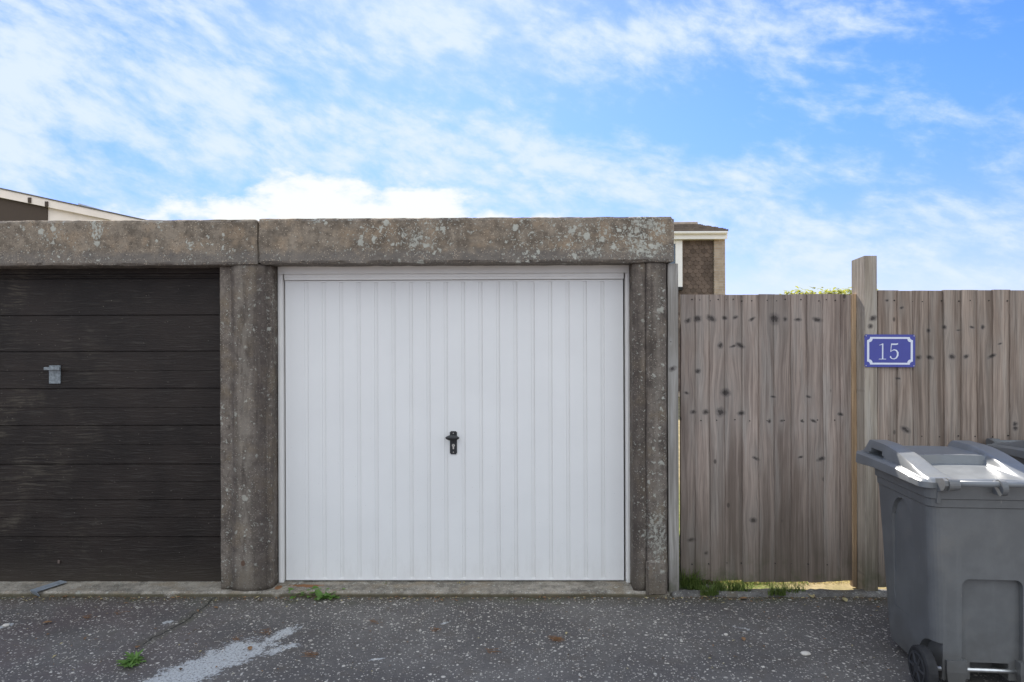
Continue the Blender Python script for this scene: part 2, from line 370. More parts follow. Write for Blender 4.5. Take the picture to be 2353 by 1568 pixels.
# ---- ground
def asphalt():
    m, t, b = new_mat("asphalt"); p = pos(t); x, y, z = t.xyz(p)
    p2 = t.comb(x, y, 0.0)
    n1 = t.noise(p2, 1.4, 6, .6); n2 = t.noise(p2, 9, 6, .6); n3 = t.noise(p2, 160, 4, .7)
    base = t.mix(t.ss(n1, .35, .65), (.105, .094, .086), (.160, .145, .130))
    base = t.mix(t.m('MULTIPLY', t.ss(n2, .50, .68), .55), base, (.115, .096, .078))
    base = t.mix(t.m('MULTIPLY', t.ss(n3, .48, .70), .6), base, (.045, .043, .046))
    base = t.mix(t.m('MULTIPLY', t.ss(n3, .44, .28), .35), base, (.24, .22, .195))
    n4 = t.noise(p2, 46, 5, .7)
    base = t.mix(t.m('MULTIPLY', t.ss(n4, .52, .68), .5), base, (.055, .049, .045))
    base = t.mix(t.m('MULTIPLY', t.ss(n4, .46, .32), .4), base, (.21, .19, .165))
    # red-brown flare tint on the left, put into the surface colour
    rl = t.m('MULTIPLY', t.ss(x, -1.2, -2.4), t.ss(t.noise(p2, 2.3, 5, .6), .35, .6))
    base = t.mix(t.m('MULTIPLY', rl, .45), base, (.115, .082, .078))
    # silt and moss gathered against the step
    f = t.ss(t.m('ADD', y, t.m('MULTIPLY', t.m('SUBTRACT', n2, .5), .22)), 4.18, 4.42)
    base = t.mix(t.m('MULTIPLY', f, .75), base, (.088, .075, .052))
    base = t.mix(t.m('MULTIPLY', t.m('MULTIPLY', f, t.ss(t.noise(p2, 5, 4), .5, .65)), .7), base, (.060, .068, .030))
    wp = t.v('ADD', p2, t.v('SCALE', t.v('SUBTRACT', t.noise(p2, 60, 2, .5, color=True), (.5, .5, .5)), scale=.012))
    chips = None; tint = None
    dens = t.m('MULTIPLY', t.m('SUBTRACT', t.noise(t.v('ADD', p2, (5, 5, 0)), 2.2, 4, .6), .5), .5)
    for sc, r0, th in ((27, .28, .77), (48, .36, .66), (88, .42, .60)):
        vv = t.vor(wp, sc); rr = t.xyz(vv.outputs['Color'])
        rad = t.m('MULTIPLY', t.m('ADD', t.m('MULTIPLY', rr[1], .9), .35), r0)
        ff = t.m('MULTIPLY', t.ss(vv.outputs['Distance'], rad, t.m('MULTIPLY', rad, .7)), t.ss(t.m('ADD', rr[0], dens), th, th + .03))
        ff = t.m('MULTIPLY', ff, t.m('ADD', .45, t.m('MULTIPLY', rr[2], .55)))
        chips = ff if chips is None else t.m('MAXIMUM', chips, ff)
    cc = t.mix(t.noise(p2, 40, 2), (.42, .35, .26), (.84, .80, .72))
    base = t.mix(t.m('MULTIPLY', chips, .92), base, cc)
    # crack running down from the middle pier
    cw = t.v('ADD', p2, t.v('SCALE', t.v('SUBTRACT', t.noise(p2, 14, 4, .6, color=True), (.5, .5, .5)), scale=.06))
    for a, c in (((505, 1366), (425, 1428)), ((425, 1428), (330, 1480))):
        d = t.seg(t.v('MULTIPLY', cw, (1, 1, 0)), G(*a), G(*c))
        base = t.mix(t.m('MULTIPLY', t.ss(d, .06, .01), .30), base, (.070, .066, .030))
        base = t.mix(t.m('MULTIPLY', t.ss(d, .009, .003), .85), base, (.022, .020, .019))
    # spilt pale paint
    pw = t.v('MULTIPLY', t.v('ADD', p2, t.v('SCALE', t.v('SUBTRACT', t.noise(p2, 11, 5, .65, color=True), (.5, .5, .5)), scale=.09)), (1, 1, 0))
    brk = t.m('ADD', .5, t.m('MULTIPLY', t.m('SUBTRACT', t.m('ADD', t.m('MULTIPLY', t.noise(p2, 60, 5, .85), .6), t.m('MULTIPLY', t.noise(p2, 16, 4, .6), .4)), .5), 2.2))
    paint = None
    for a, c, wd, sol in (((330, 1600), (470, 1530), .125, .33), ((470, 1530), (560, 1494), .125, .30), ((545, 1492), (625, 1484), .085, .05), ((610, 1476), (672, 1446), .080, .05),
                     ((600, 1506), (672, 1482), .070, .02), ((850, 1515), (885, 1514), .020, .05), ((1012, 1434), (1034, 1428), .012, .05), ((378, 1432), (392, 1430), .016, .3), ((8, 1440), (24, 1436), .020, .4),
                     ((1690, 1440), (1720, 1450), .012, .0), ((2140, 1370), (2150, 1372), .012, .0)):
        d = t.seg(pw, G(*a), G(*c))
        ff = t.ss(t.m('ADD', t.m('MULTIPLY', t.m('SUBTRACT', wd, d), 1.15 / wd), t.m('MULTIPLY', t.m('ADD', brk, sol - .75), 2.6)), .1, .34)
        ff = t.m('MULTIPLY', ff, t.ss(d, wd * 2.4, wd * 1.2))
        paint = ff if paint is None else t.m('MAXIMUM', paint, ff)
    paint = t.m('MULTIPLY', paint, t.m('SUBTRACT', 1.0, t.m('MULTIPLY', t.ss(t.noise(p2, 85, 4, .75), .50, .60), .75)))
    base = t.mix(t.m('MULTIPLY', paint, .9), base, t.mix(t.noise(p2, 90, 3), (.40, .40, .385), (.62, .62, .60)))
    # a rusty trail beside it
    set_bsdf(t, b, base, .9, .3, None, t.m('ADD', t.m('MULTIPLY', n3, .6), chips), .7, .004)
    return m
M = {}
M['asphalt'] = asphalt()
lin_spots = []
for (px, py, sx, sy, wt) in [(1466, 520, 10, 30, 2.2), (1462, 550, 14, 20, 1.8), (1500, 515, 20, 14, 1.2), (1490, 575, 30, 14, 1.8), (1515, 530, 12, 12, 1.4), (1400, 535, 70, 28, .75), (1370, 575, 10, 14, 1.6),
                             (952, 550, 14, 16, 1.6), (960, 535, 70, 32, .65), (1310, 560, 60, 24, .6), (110, 545, 26, 16, .8), (222, 525, 9, 30, 1.5), (438, 565, 5, 6, 3.0), (727, 508, 12, 6, 1.4), (40, 540, 40, 20, .5), (860, 560, 50, 20, .6), (1230, 540, 40, 30, .4)]:
    q = P(px, py, 4.37); k = 4.37 / F
    lin_spots.append((q.x, q.z, sx * k * 1.7, sy * k * 1.4, wt * 1.6))
M['lintel'] = concrete("lintel_concrete", (.165, .132, .100), (.30, .245, .185), (.33, .245, .165), 1.0, lin_spots, 0.15, 2.20)
pl_spots = []
for (px, py, sx, sy, wt) in [(1510, 1235, 30, 60, 1.3), (1500, 1180, 30, 30, .7), (1520, 700, 8, 40, .7), (1525, 950, 10, 300, .5), (1510, 770, 14, 40, .5), (620, 700, 10, 60, .4)]:
    q = P(px, py, 4.38); k = 4.38 / F
    pl_spots.append((q.x, q.z, sx * k * 1.2, sy * k * 1.2, wt * 1.7))
M['pillar'] = concrete("pillar_concrete", (.122, .099, .082), (.215, .180, .148), (.195, .152, .106), .62, pl_spots, 0.55, None)
def pier_shade_stains(m):
    # shading of the bowed face put into the colour: pale middle, darker sides
    t = NT(m.node_tree); b = [n for n in t.N if n.type == 'BSDF_PRINCIPLED'][0]
    src = b.inputs['Base Color'].links[0].from_socket; p = pos(t); x, y, z = t.xyz(p)
    xw = t.m('ADD', x, t.m('MULTIPLY', t.m('SUBTRACT', t.noise(t.v('MULTIPLY', p, (1, 1, .5)), 5, 4, .6), .5), .05))
    n = t.ss(t.noise(t.v('MULTIPLY', p, (1, 1, .25)), 20, 5, .65), .36, .6); c = src
    for px, wd, k, col in ((560, .050, .50, (.31, .27, .22)), (1512, .030, .25, (.30, .27, .225))):
        g = t.gauss(t.ell(xw, 0.0, P(px, 980, YQ).x, 0.0, wd, 1.0)); c = t.mix(t.m('MULTIPLY', t.m('MULTIPLY', g, n), k), c, col)
    for px, wd, k in ((598, .035, .5), (533, .012, .45), (1462, .03, .35), (1487, .006, .6)):
        g = t.gauss(t.ell(xw, 0.0, P(px, 980, YQ).x, 0.0, wd, 1.0)); c = t.mix(t.m('MULTIPLY', g, k), c, (.070, .056, .050))
    q = P(557, 1296, YQ); g = t.gauss(t.ell(x, z, q.x, q.z, .016, .022)); c = t.mix(t.m('MULTIPLY', t.ss(t.m('ADD', g, t.m('MULTIPLY', t.m('SUBTRACT', n, .5), .2)), .4, .6), .8), c, (.10, .050, .030))
    low = t.ss(t.m('ADD', z, t.m('MULTIPLY', t.m('SUBTRACT', t.noise(p, 9, 5, .6), .5), .4)), .26, .0); c = t.mix(t.m('MULTIPLY', low, .45), c, (.095, .078, .056))
    t.L.new(c, b.inputs['Base Color'])
YQ = 4.38
pier_shade_stains(M['pillar'])
M['step'] = concrete("step_concrete", (.20, .175, .14), (.37, .325, .265), (.27, .215, .15), .45, (), 0.0, None, .8)
def add_step_stains(m):
    t = NT(m.node_tree); b = [n for n in t.N if n.type == 'BSDF_PRINCIPLED'][0]
    src = b.inputs['Base Color'].links[0].from_socket
    p = pos(t); x, y, z = t.xyz(p); n = t.noise(p, 22, 6, .7)
    q = G(705, 1346, .03); r = t.gauss(t.ell(x, y, q.x, q.y, .14, .035))
    q2 = G(640, 1350, .03); r = t.m('MAXIMUM', r, t.gauss(t.ell(x, y, q2.x, q2.y, .03, .05)))
    c = t.mix(t.m('MULTIPLY', t.ss(t.m('ADD', r, t.m('MULTIPLY', t.m('SUBTRACT', n, .5), 1.0)), .45, .7), .85), src, (.24, .10, .035))
    moss = t.m('MULTIPLY', t.m('MULTIPLY', t.ss(z, .026, .014), t.ss(y, 4.385, 4.375)), t.ss(t.noise(p, 6, 5, .6), .25, .45))
    c = t.mix(t.m('MULTIPLY', moss, .85), c, (.080, .066, .036))
    t.L.new(c, b.inputs['Base Color'])
add_step_stains(M['step'])
M['kerb'] = concrete("kerb_concrete", (.135, .125, .115), (.22, .205, .185), (.15, .125, .09), .5, (), 0.0, None)
M['white'] = plain("white_door_paint", (.79, .775, .75), .38, .5, 0, .02, 3)
M['white_frame'] = plain("white_frame_paint", (.83, .80, .755), .40, .5, 0, .03, 4)
def door_grime(m):
    t = NT(m.node_tree); b = [n for n in t.N if n.type == 'BSDF_PRINCIPLED'][0]
    src = b.inputs['Base Color'].links[0].from_socket; p = pos(t); x, y, z = t.xyz(p)
    n = t.noise(t.v('MULTIPLY', p, (1, 1, .3)), 14, 6, .7)
    f = t.m('MULTIPLY', t.ss(t.m('ADD', z, t.m('MULTIPLY', t.m('SUBTRACT', n, .5), -.5)), .30, .02), t.ss(n, .36, .66))
    sp = t.vor(p, 60); sr = t.xyz(sp.outputs['Color'])
    f2 = t.m('MULTIPLY', t.ss(sp.outputs['Distance'], .17, .07), t.ss(t.m('SUBTRACT', sr[0], t.m('MULTIPLY', z, .06)), .90, .93))
    c = t.mix(t.m('MULTIPLY', f, .10), src, (.36, .31, .25)); c = t.mix(t.m('MULTIPLY', f2, .35), c, (.30, .26, .20))
    t.L.new(c, b.inputs['Base Color'])
door_grime(M['white'])
M['cream'] = plain("cream_paint", (.92, .79, .69), .6, .3, 0, .06, 3)
M['black_metal'] = plain("black_plastic", (.022, .022, .023), .42, .5, 0, .2, 30)
M['steel'] = plain("dull_steel", (.62, .60, .56), .35, .5, 1.0, .1, 40)
M['galv'] = plain("galvanised_steel", (.42, .46, .50), .5, .5, .6, .15, 40)
M['tape'] = plain("pale_grey_metal", (.22, .24, .25), .6, .4, .1, .35, 60)
M['bolt'] = plain("rusty_bolt", (.13, .095, .080), .7, .3, .2, .35, 80)
M['dark'] = plain("dark_interior", (.03, .028, .026), .9, .2)
def black_door():
    m, t, b = new_mat("black_wood_grain"); p = pos(t); x, y, z = t.xyz(p)
    gv = t.comb(t.m('MULTIPLY', x, .06), y, t.m('ADD', z, t.m('MULTIPLY', t.m('SUBTRACT', t.noise(p, 2.2, 4), .5), .06)))
    g1 = t.noise(gv, 95, 4, .65); g2 = t.noise(t.v('MULTIPLY', gv, (3, 1, 1)), 220, 3, .6)
    n = t.noise(p, 2.6, 6, .6)
    base = t.mix(t.ss(n, .35, .65), (.014, .0096, .0076), (.025, .0175, .0138))
    base = t.mix(t.m('MULTIPLY', t.ss(g1, .52, .72), .6), base, (.060, .052, .044))
    tan_sheen = t.m('MULTIPLY', t.ss(x, -2.4, -3.5), t.ss(t.noise(p, 4.0, 6, .7), .46, .66))  # tan blotches at the left, a reflection put into the colour
    base = t.mix(t.m('MULTIPLY', t.m('MULTIPLY', tan_sheen, t.ss(g1, .42, .62)), .5), base, (.110, .092, .066))
    fl = t.vor(p, 55); fr = t.xyz(fl.outputs['Color'])
    fleck = t.m('MULTIPLY', t.ss(fl.outputs['Distance'], .16, .07), t.ss(t.m('ADD', fr[0], t.m('MULTIPLY', tan_sheen, .12)), .93, .95))
    base = t.mix(t.m('MULTIPLY', fleck, .7), base, (.30, .27, .22))
    low = t.ss(t.m('ADD', z, t.m('MULTIPLY', t.m('SUBTRACT', n, .5), .3)), .25, .0)
    base = t.mix(t.m('MULTIPLY', low, .4), base, (.070, .056, .040))
    set_bsdf(t, b, base, t.m('ADD', .42, t.m('MULTIPLY', g1, .25)), .28, None, t.m('ADD', t.m('MULTIPLY', g1, .7), t.m('MULTIPLY', g2, .3)), .8, .006)
    return m
M['black_door'] = black_door()

# ------------------------------------------------------------------ planes of the front
YL, YP, YD = 4.37, 4.40, 4.57
# ------------------------------------------------------------------ ground
bm = bmesh.new()
for (x0, x1, y0, y1) in [(-300, 300, -300, 4.46)]:
    bm.faces.new([bm.verts.new(c) for c in ((x0, y0, 0), (x1, y0, 0), (x1, y1, 0), (x0, y1, 0))])
tag(link("ground", bm, M['asphalt']), kind='structure')
def lawn_mat():
    m, t, b = new_mat("dry_lawn"); p = pos(t); x, y, z = t.xyz(p)
    n = t.noise(p, 3, 6, .65); n2 = t.noise(p, 40, 4, .7)
    c = t.mix(t.ss(n, .38, .62), (.20, .165, .075), (.30, .24, .13))
    c = t.mix(t.m('MULTIPLY', t.ss(x, 1.95, 1.55), t.ss(n2, .35, .55)), c, (.10, .14, .025))
    c = t.mix(t.m('MULTIPLY', t.ss(n2, .5, .7), .5), c, (.10, .085, .04))
    set_bsdf(t, b, c, .95, .1, None, n2, .6, .01)
    return m
M['lawn'] = lawn_mat()
bm = bmesh.new()
bm.faces.new([bm.verts.new(c) for c in ((-300, 4.46, -.004), (300, 4.46, -.004), (300, 400, -.004), (-300, 400, -.004))])
tag(link("lawn", bm, M['lawn']), kind='structure')

# ------------------------------------------------------------------ garage
XR = P(1550, 560, YL).x; XJ = P(592.5, 560, YL).x
gar = thing("garage", "row of flat roofed concrete garages with one black and one white door", "garage", (0, YL, 0))
def gp(o): o.parent = gar; o.location = (0, -YL, 0); return o       # parts are modelled in scene coordinates
zt, zb = P(1200, 499, YL).z, P(1200, 604, YL).z
ll = gp(link("lintel", rough_box(-5.0, XJ - .003, YL, YL + .24, zb - .006, zt - .004, .018, .0030, .011, 9, .012, 2.1), M['lintel'])); tag(ll, "mottled brown concrete beam above the black door")
lr = gp(link("lintel", rough_box(XJ + .003, XR, YL - .003, YL + .24, zb, zt, .018, .0030, .011, 9, .012, 7.7), M['lintel'])); tag(lr, "lichen spotted concrete beam above the white door")
# piers
def pier(prof, z0, z1, dz=.03, amp=.003, seed=0.0):
    bm = bmesh.new(); nz = int((z1 - z0) / dz); rings = []
    for k in range(nz + 1):
        z = z0 + (z1 - z0) * k / nz; r = []
        for (x, y) in prof:
            q = Vector((x, y, z)); n = noise.noise_vector(q * 8 + Vector((seed, 0, 0))) * amp + noise.noise_vector(q * 33 + Vector((0, seed, 0))) * amp * .6
            r.append(q + Vector((n.x, n.y, 0)))
        rings.append(r)
    loft(bm, rings); bmesh.ops.recalc_face_normals(bm, faces=bm.faces[:]); return bm
xa, xb = P(502, 980, YP).x, P(637.5, 980, YD - .03).x
def fx(px, Y=YP): return P(px, 980, Y).x
prof = [(xa, YP + .30), (xa, YP + .028), (xa + .006, YP + .022)]
x0, x1 = fx(503), fx(529)
for i in range(1, 7): prof.append((x0 + (x1 - x0) * i / 7, YP + .022))
prof.append((x1, YP + .020))
x2 = min(fx(614), xb - .024)
for i in range(13):                                                 # bowed middle of the pier
    u = i / 12; prof.append((x1 + .004 + (x2 - x1 - .008) * u, YP + .012 - .025 * math.sin(math.pi * u) ** .55))
prof += [(x2 + .001, YP + .030), (xb - .012, YP + .034), (xb - .003, YP + .042), (xb, YP + .055), (xb, YP + .30)]
pm = gp(link("pillar", pier(prof, .03, zb, seed=3.0), M['pillar'], smooth=True)); tag(pm, "bowed concrete pier between the black and the white door")
xc, xd, xs = P(1447, 980, YD - .03).x, fx(1533), fx(1485)
bmr = pier([(xc, YP + .30), (xc, YP + .014), (xc + .008, YP + .004), (xc + .035, YP + .001), (xc + .06, YP + .0), (xs - .006, YP + .001), (xs - .002, YP + .010), (xs, YP + .010), (xs + .003, YP - .004), (xs + .035, YP - .009), (xs + .075, YP - .011), (xs + .105, YP - .009), (xd - .012, YP - .004), (xd, YP + .010), (xd, YP + .30)], .03, zb, seed=8.0)
pr = gp(link("pillar", bmr, M['pillar'], smooth=True)); tag(pr, "twin strip concrete pier with pale lichen beside the timber gate")
zf = P(1505, 1285, YP).z
foot = link("footing", rough_box(fx(1481), fx(1531), YP - .032, YP - .004, .005, zf, .014, .004, .012, 12, .015, 4.4), M['pillar'], pr)
gp(link("pillar", rough_box(-4.95, -4.6, YP, YP + .3, .03, zb, .05, .003, .008), M['pillar']))
# doorstep, roof, walls
gp(link("doorstep", rough_box(-5.0, fx(1533) + .012, YL, YL + .40, -.04, .030, .02, .0035, .012, 10, .014, 1.2), M['step']))
bm = bmesh.new(); box(bm, -4.98, XR - .03, YL + .243, 9.8, zt - .13, zt - .02); gp(link("roof", bm, M['kerb']))
bm = bmesh.new()
box(bm, XR - .14, XR - .05, YL + .335, 9.8, -.02, zt - .135); box(bm, -4.96, -4.86, YL + .335, 9.8, -.02, zt - .135); box(bm, -4.855, XR - .145, 9.7, 9.8, -.02, zt - .135)
gp(link("wall", bm, M['kerb']))

# ------------------------------------------------------------------ white door
lx0, lx1 = P(656, 980, YD).x, P(1433, 980, YD).x
lz0, lz1 = P(1040, 1334, YD).z, P(1040, 644, YD).z
def leaf_profile():
    pts = [(lx0, YD + .03), (lx0, YD + .002), (lx0 + .002, YD)]
    for i in range(18):
        c = P(705.5 + 40.02 * i, 980, YD).x
        pts += [(c - .0145, YD), (c - .0125, YD + .0035), (c + .0095, YD + .011), (c + .0115, YD)]
    return pts + [(lx1 - .002, YD), (lx1, YD + .002), (lx1, YD + .03)]
bm = bmesh.new(); pf = leaf_profile()
loft(bm, [[Vector((x, y, z)) for x, y in pf] for z in (lz0 + .014, lz1 - .012)])
box(bm, lx0, lx1, YD - .001, YD + .03, lz0, lz0 + .014, .002)
box(bm, lx0, lx1, YD - .001, YD + .03, lz1 - .012, lz1, .002)
bmesh.ops.recalc_face_normals(bm, faces=bm.faces[:])
wd = gp(link("garage_door", bm, M['white'])); tag(wd, "white up and over door with vertical ribs")
fx0, fx1 = P(640, 980, YD - .02).x, P(1447, 980, YD - .02).x
bm = bmesh.new()
h1 = P(1040, 629, YD - .02).z; h2 = P(1040, 643, YD - .01).z
box(bm, fx0, fx1, YD - .030, YD + .05, h1, zb + .06, .003)
box(bm, fx0 + .0405, fx1 - .0365, YD - .020, YD + .05, h2, h1 - .0005, .003)
box(bm, fx0 + .0405, fx1 - .0365, YD - .024, YD - .018, h2 + .018, h1 - .006, .002)
ji, jo = lx0 - .008, lx1 + .011
box(bm, fx0, ji, YD - .030, YD + .05, .031, h1 - .0005, .003)
box(bm, jo, fx1, YD - .030, YD + .05, .031, h1 - .0005, .003)
box(bm, jo + .010, fx1 - .010, YD - .0335, YD - .0295, .034, h1 - .012, .0015)
box(bm, fx0 + .008, ji - .012, YD - .0335, YD - .0295, .034, h1 - .012, .0015)
link("door_frame", bm, M['white_frame'], wd)
bm = bmesh.new(); box(bm, lx0 - .03, lx1 + .03, YD + .052, YD + .06, .031, h1 + .02)
link("backing", bm, M['dark'], wd)
# handle
q0, q1 = P(1034, 1044, YD), P(1050, 991, YD); qc = (q0.x + q1.x) / 2
bm = bmesh.new(); box(bm, q0.x, q1.x, YD - .006, YD + .004, q0.z, q1.z)
ed = [e for e in bm.edges if abs(e.verts[0].co.x - e.verts[1].co.x) < 1e-5 and abs(e.verts[0].co.z - e.verts[1].co.z) < 1e-5]
bmesh.ops.bevel(bm, geom=ed, offset=.006, segments=3, affect='EDGES'); link("handle_plate", bm, M['black_metal'], wd)
kz = P(1041, 1005, YD).z; kx = P(1040.5, 1005, YD).x
bm = bmesh.new(); cyl(bm, (kx, YD - .006, kz), (kx, YD - .032, kz), .012)
r = bmesh.ops.create_uvsphere(bm, u_segments=24, v_segments=14, radius=1.0)
for v in r['verts']: v.co = Vector((kx + v.co.x * .047, YD - .036 + v.co.y * .012, kz + v.co.z * .0195 * (1 - .25 * v.co.x * v.co.x)))
link("knob", bm, M['black_metal'], wd, True)
lzc = P(1041, 1025, YD).z
bm = bmesh.new(); cyl(bm, (qc, YD - .0055, lzc + .004), (qc, YD - .009, lzc + .004), .0095, seg=20); box(bm, qc - .0048, qc + .0048, YD - .0085, YD - .0055, lzc - .021, lzc - .004, .001)
link("lock_cylinder", bm, M['steel'], wd)
bm = bmesh.new(); box(bm, qc - .001, qc + .001, YD - .0096, YD - .0089, lzc - .001, lzc + .009); link("keyhole", bm, M['dark'], wd)
for zz in (q1.z - .014, q0.z + .014):
    bm = bmesh.new(); cyl(bm, (qc, YD - .0055, zz), (qc, YD - .0085, zz), .0042, .003, 12); link("screw", bm, M['steel'], wd)

# ------------------------------------------------------------------ black door
bz = [P(250, y, YD).z for y in (1338, 1234, 1149, 1067, 978, 893, 808, 725, 641)]
mids = [P(250, y, YD).z for y in (1190, 1107, 1022, 937, 853)]
top = zb + .05
marks = sorted([(z, .008, .009) for z in bz[1:]] + [(z, .004, .004) for z in mids])
pts = [(YD + .02, bz[0]), (YD, bz[0])]
for z, hw, dp in marks: pts += [(YD, z - hw * .5), (YD + dp, z - hw * .2), (YD + dp, z + hw * .2), (YD - .0, z + hw * .5)]
pts += [(YD, top), (YD + .02, top)]
bx0, bx1 = -4.55, xa + .02
bm = bmesh.new(); loft(bm, [[Vector((x, y, z)) for y, z in pts] for x in (bx0, bx1)]); bmesh.ops.recalc_face_normals(bm, faces=bm.faces[:])
bd = gp(link("garage_door", bm, M['black_door'])); tag(bd, "black wood grained door with horizontal boards")
bm = bmesh.new(); zfr = P(250, 632, YD).z; box(bm, bx0, bx1, YD - .03, YD - .001, zfr + .004, zb + .05, .003); box(bm, bx0, bx1, YD - .018, YD - .001, zfr - .012, zfr + .003, .002)
link("door_frame", bm, M['black_door'], bd)
a, c = P(114, 882, YD), P(140, 840, YD)
bm = bmesh.new(); box(bm, a.x, c.x, YD - .008, YD - .0005, a.z, c.z, .002); link("lock_plate", bm, M['tape'], bd)
a2, c2_ = P(101, 851, YD - .03), P(137, 844, YD - .03)
bm = bmesh.new(); box(bm, a2.x, c2_.x, YD - .036, YD - .024, a2.z, c2_.z, .003); cyl(bm, (c2_.x - .02, YD - .008, (a2.z + c2_.z) / 2), (c2_.x - .02, YD - .026, (a2.z + c2_.z) / 2), .010)
link("handle", bm, M['tape'], bd)
a3 = P(136, 1291, YD); bm = bmesh.new(); box(bm, a3.x - .007, a3.x + .008, YD - .010, YD - .0005, a3.z - .013, a3.z + .013, .003); link("bolt", bm, M['bolt'], bd)

# flat bar left lying over the step
bm = bmesh.new(); a, c = G(84, 1369, .008), G(146, 1337, .042)
d = Vector((c.x - a.x, c.y - a.y, 0)); n = Vector((-d.y, d.x, 0)).normalized() * .033
pth = [Vector((a.x, a.y, .006)), Vector((a.x, a.y, 0)) + d * ((YL - .016 - a.y) / d.y) + Vector((0, 0, .042)), Vector((c.x, c.y, .042))]
loft(bm, [[q - n, q + n, q + n + Vector((0, 0, .005)), q - n + Vector((0, 0, .005))] for q in pth]); bmesh.ops.recalc_face_normals(bm, faces=bm.faces[:])
tag(link("metal_strip", bm, M['galv']), "blue grey flat metal strip lying across the step by the black door", "metal strip")

# ------------------------------------------------------------------ timber
YF, YG = 4.42, 4.545
def K(lst, Y):
    return [(P(px, py, Y).x, P(px, py, Y).z, s * Y / F) for px, py, s in lst]
gk = K([(1580, 737, 7), (1602, 733, 9), (1633, 732, 13), (1664, 731, 6), (1689, 730, 7), (1727, 734, 7), (1778, 733, 13), (1803, 734, 6), (1832, 735, 8), (1876, 735, 9),
        (1655, 794, 7), (1683, 796, 7), (1700, 794, 8), (1603, 853, 9), (1666, 902, 10), (1576, 903, 5), (1592, 947, 6), (1621, 947, 9), (1655, 947, 12), (1702, 950, 10),
        (1775, 912, 5), (1857, 912, 5), (1767, 968, 5), (1795, 967, 5), (1842, 968, 5), (1867, 967, 5), (1930, 952, 5), (1588, 1240, 7), (1730, 1195, 10), (1622, 1270, 7), (1885, 1055, 8), (1735, 1053, 6), (1838, 1050, 6)], YG)
fk = K([(2074, 707, 4), (2113, 822, 7), (2140, 822, 9), (2190, 820, 8), (2222, 820, 8), (2281, 819, 8), (2137, 760, 5), (2172, 752, 5), (2206, 759, 5), (2237, 752, 5), (2261, 752, 5), (2300, 790, 5), (2083, 988, 9), (2335, 985, 9), (2335, 975, 6), (2066, 870, 4), (2040, 690, 4)], YF)
M['gate_wood'] = wood("weathered_gate_boards", (.240, .184, .152), (.350, .278, .232), (.345, .305, .268), gk, 1.0)
M['fence_wood'] = wood("weathered_fence_boards", (.235, .175, .135), (.335, .262, .208), (.325, .28, .235), fk, .7)
M['post_wood'] = wood("weathered_post_timber", (.34, .28, .215), (.45, .385, .305), (.42, .375, .32), K([(2007, 732, 8), (2000, 750, 6)], YF), .6)
M['grey_post'] = wood("silvered_post_timber", (.36, .325, .285), (.47, .44, .40), (.45, .43, .40), K([(1547, 848, 8), (1543, 786, 2)], YP), .45)
M['new_wood'] = wood("fresh_orange_timber", (.42, .275, .155), (.54, .37, .22), (.46, .34, .22), (), .35)
def set_rnd(bm, verts, val):
    ly = bm.verts.layers.float.get('rnd') or bm.verts.layers.float.new('rnd')
    for v in verts: v[ly] = val
def boards(edges_px, Y, ztop, zbot, rng, tilt=.0, ref=1000):
    """overlapping feather edged boards, thick edge to the left"""
    bm = bmesh.new(); bm.verts.layers.float.new('rnd')
    for a, c in zip(edges_px, edges_px[1:]):
        xl, xr = P(a, ref, Y).x, P(c, ref, Y).x + .012
        zt_ = ztop + rng.uniform(-.003, .003); zb_ = zbot + rng.uniform(-.008, .010)
        ph = rng.uniform(0, 50); rings = []; nz = 40; lean = rng.uniform(-.003, .003)
        tl, tr = rng.uniform(.013, .018), rng.uniform(.004, .006)
        for k in range(nz + 1):
            z = zb_ + (zt_ - zb_) * k / nz
            e1 = noise.noise(Vector((ph, z * 1.7, 0))) * .003 + lean * (z - 1) + noise.noise(Vector((ph, z * 14, 3))) * .0012
            e2 = noise.noise(Vector((ph + 9, z * 1.7, 0))) * .003 + lean * (z - 1)
            bow = noise.noise(Vector((ph, z * 1.1, 5))) * .0035
            xm = (xl + xr) / 2
            rings.append([Vector((xl + e1, Y + bow + .008, z)), Vector((xl + e1, Y - tl + .003 + bow, z)), Vector((xl + e1 + .003, Y - tl + bow, z)), Vector((xm, Y - (tl + tr) / 2 + bow - .001, z)), Vector((xr + e2, Y - tr + bow + .003, z)), Vector((xr + e2, Y + bow + .008, z))])
        rv = loft(bm, rings); set_rnd(bm, [v for r_ in rv for v in r_], rng.random())
    bmesh.ops.recalc_face_normals(bm, faces=bm.faces[:]); return bm
rng = random.Random(5)
zg_t, zg_b = P(1760, 677, YG).z, .044
gate = thing("gate", "weathered closeboard timber gate between the concrete pier and the tall post", "gate", (P(1760, 1000, YG).x, YG, 0))
def rel(o, root): o.parent = root; o.matrix_parent_inverse = Matrix.Translation(root.location).inverted(); return o
ge = [1563, 1597, 1630, 1665, 1705, 1743, 1778, 1817, 1855, 1891, 1930, 1957]
rel(link("board_panel", boards(ge, YG, zg_t, zg_b, rng), M['gate_wood']), gate)
for zz in (.35, 1.05, 1.70):
    bm = bmesh.new(); box(bm, P(1566, 1000, YG).x, P(1955, 1000, YG).x, YG + .0085, YG + .05, zz, zz + .09, .003); rel(link("rail", bm, M['post_wood']), gate)
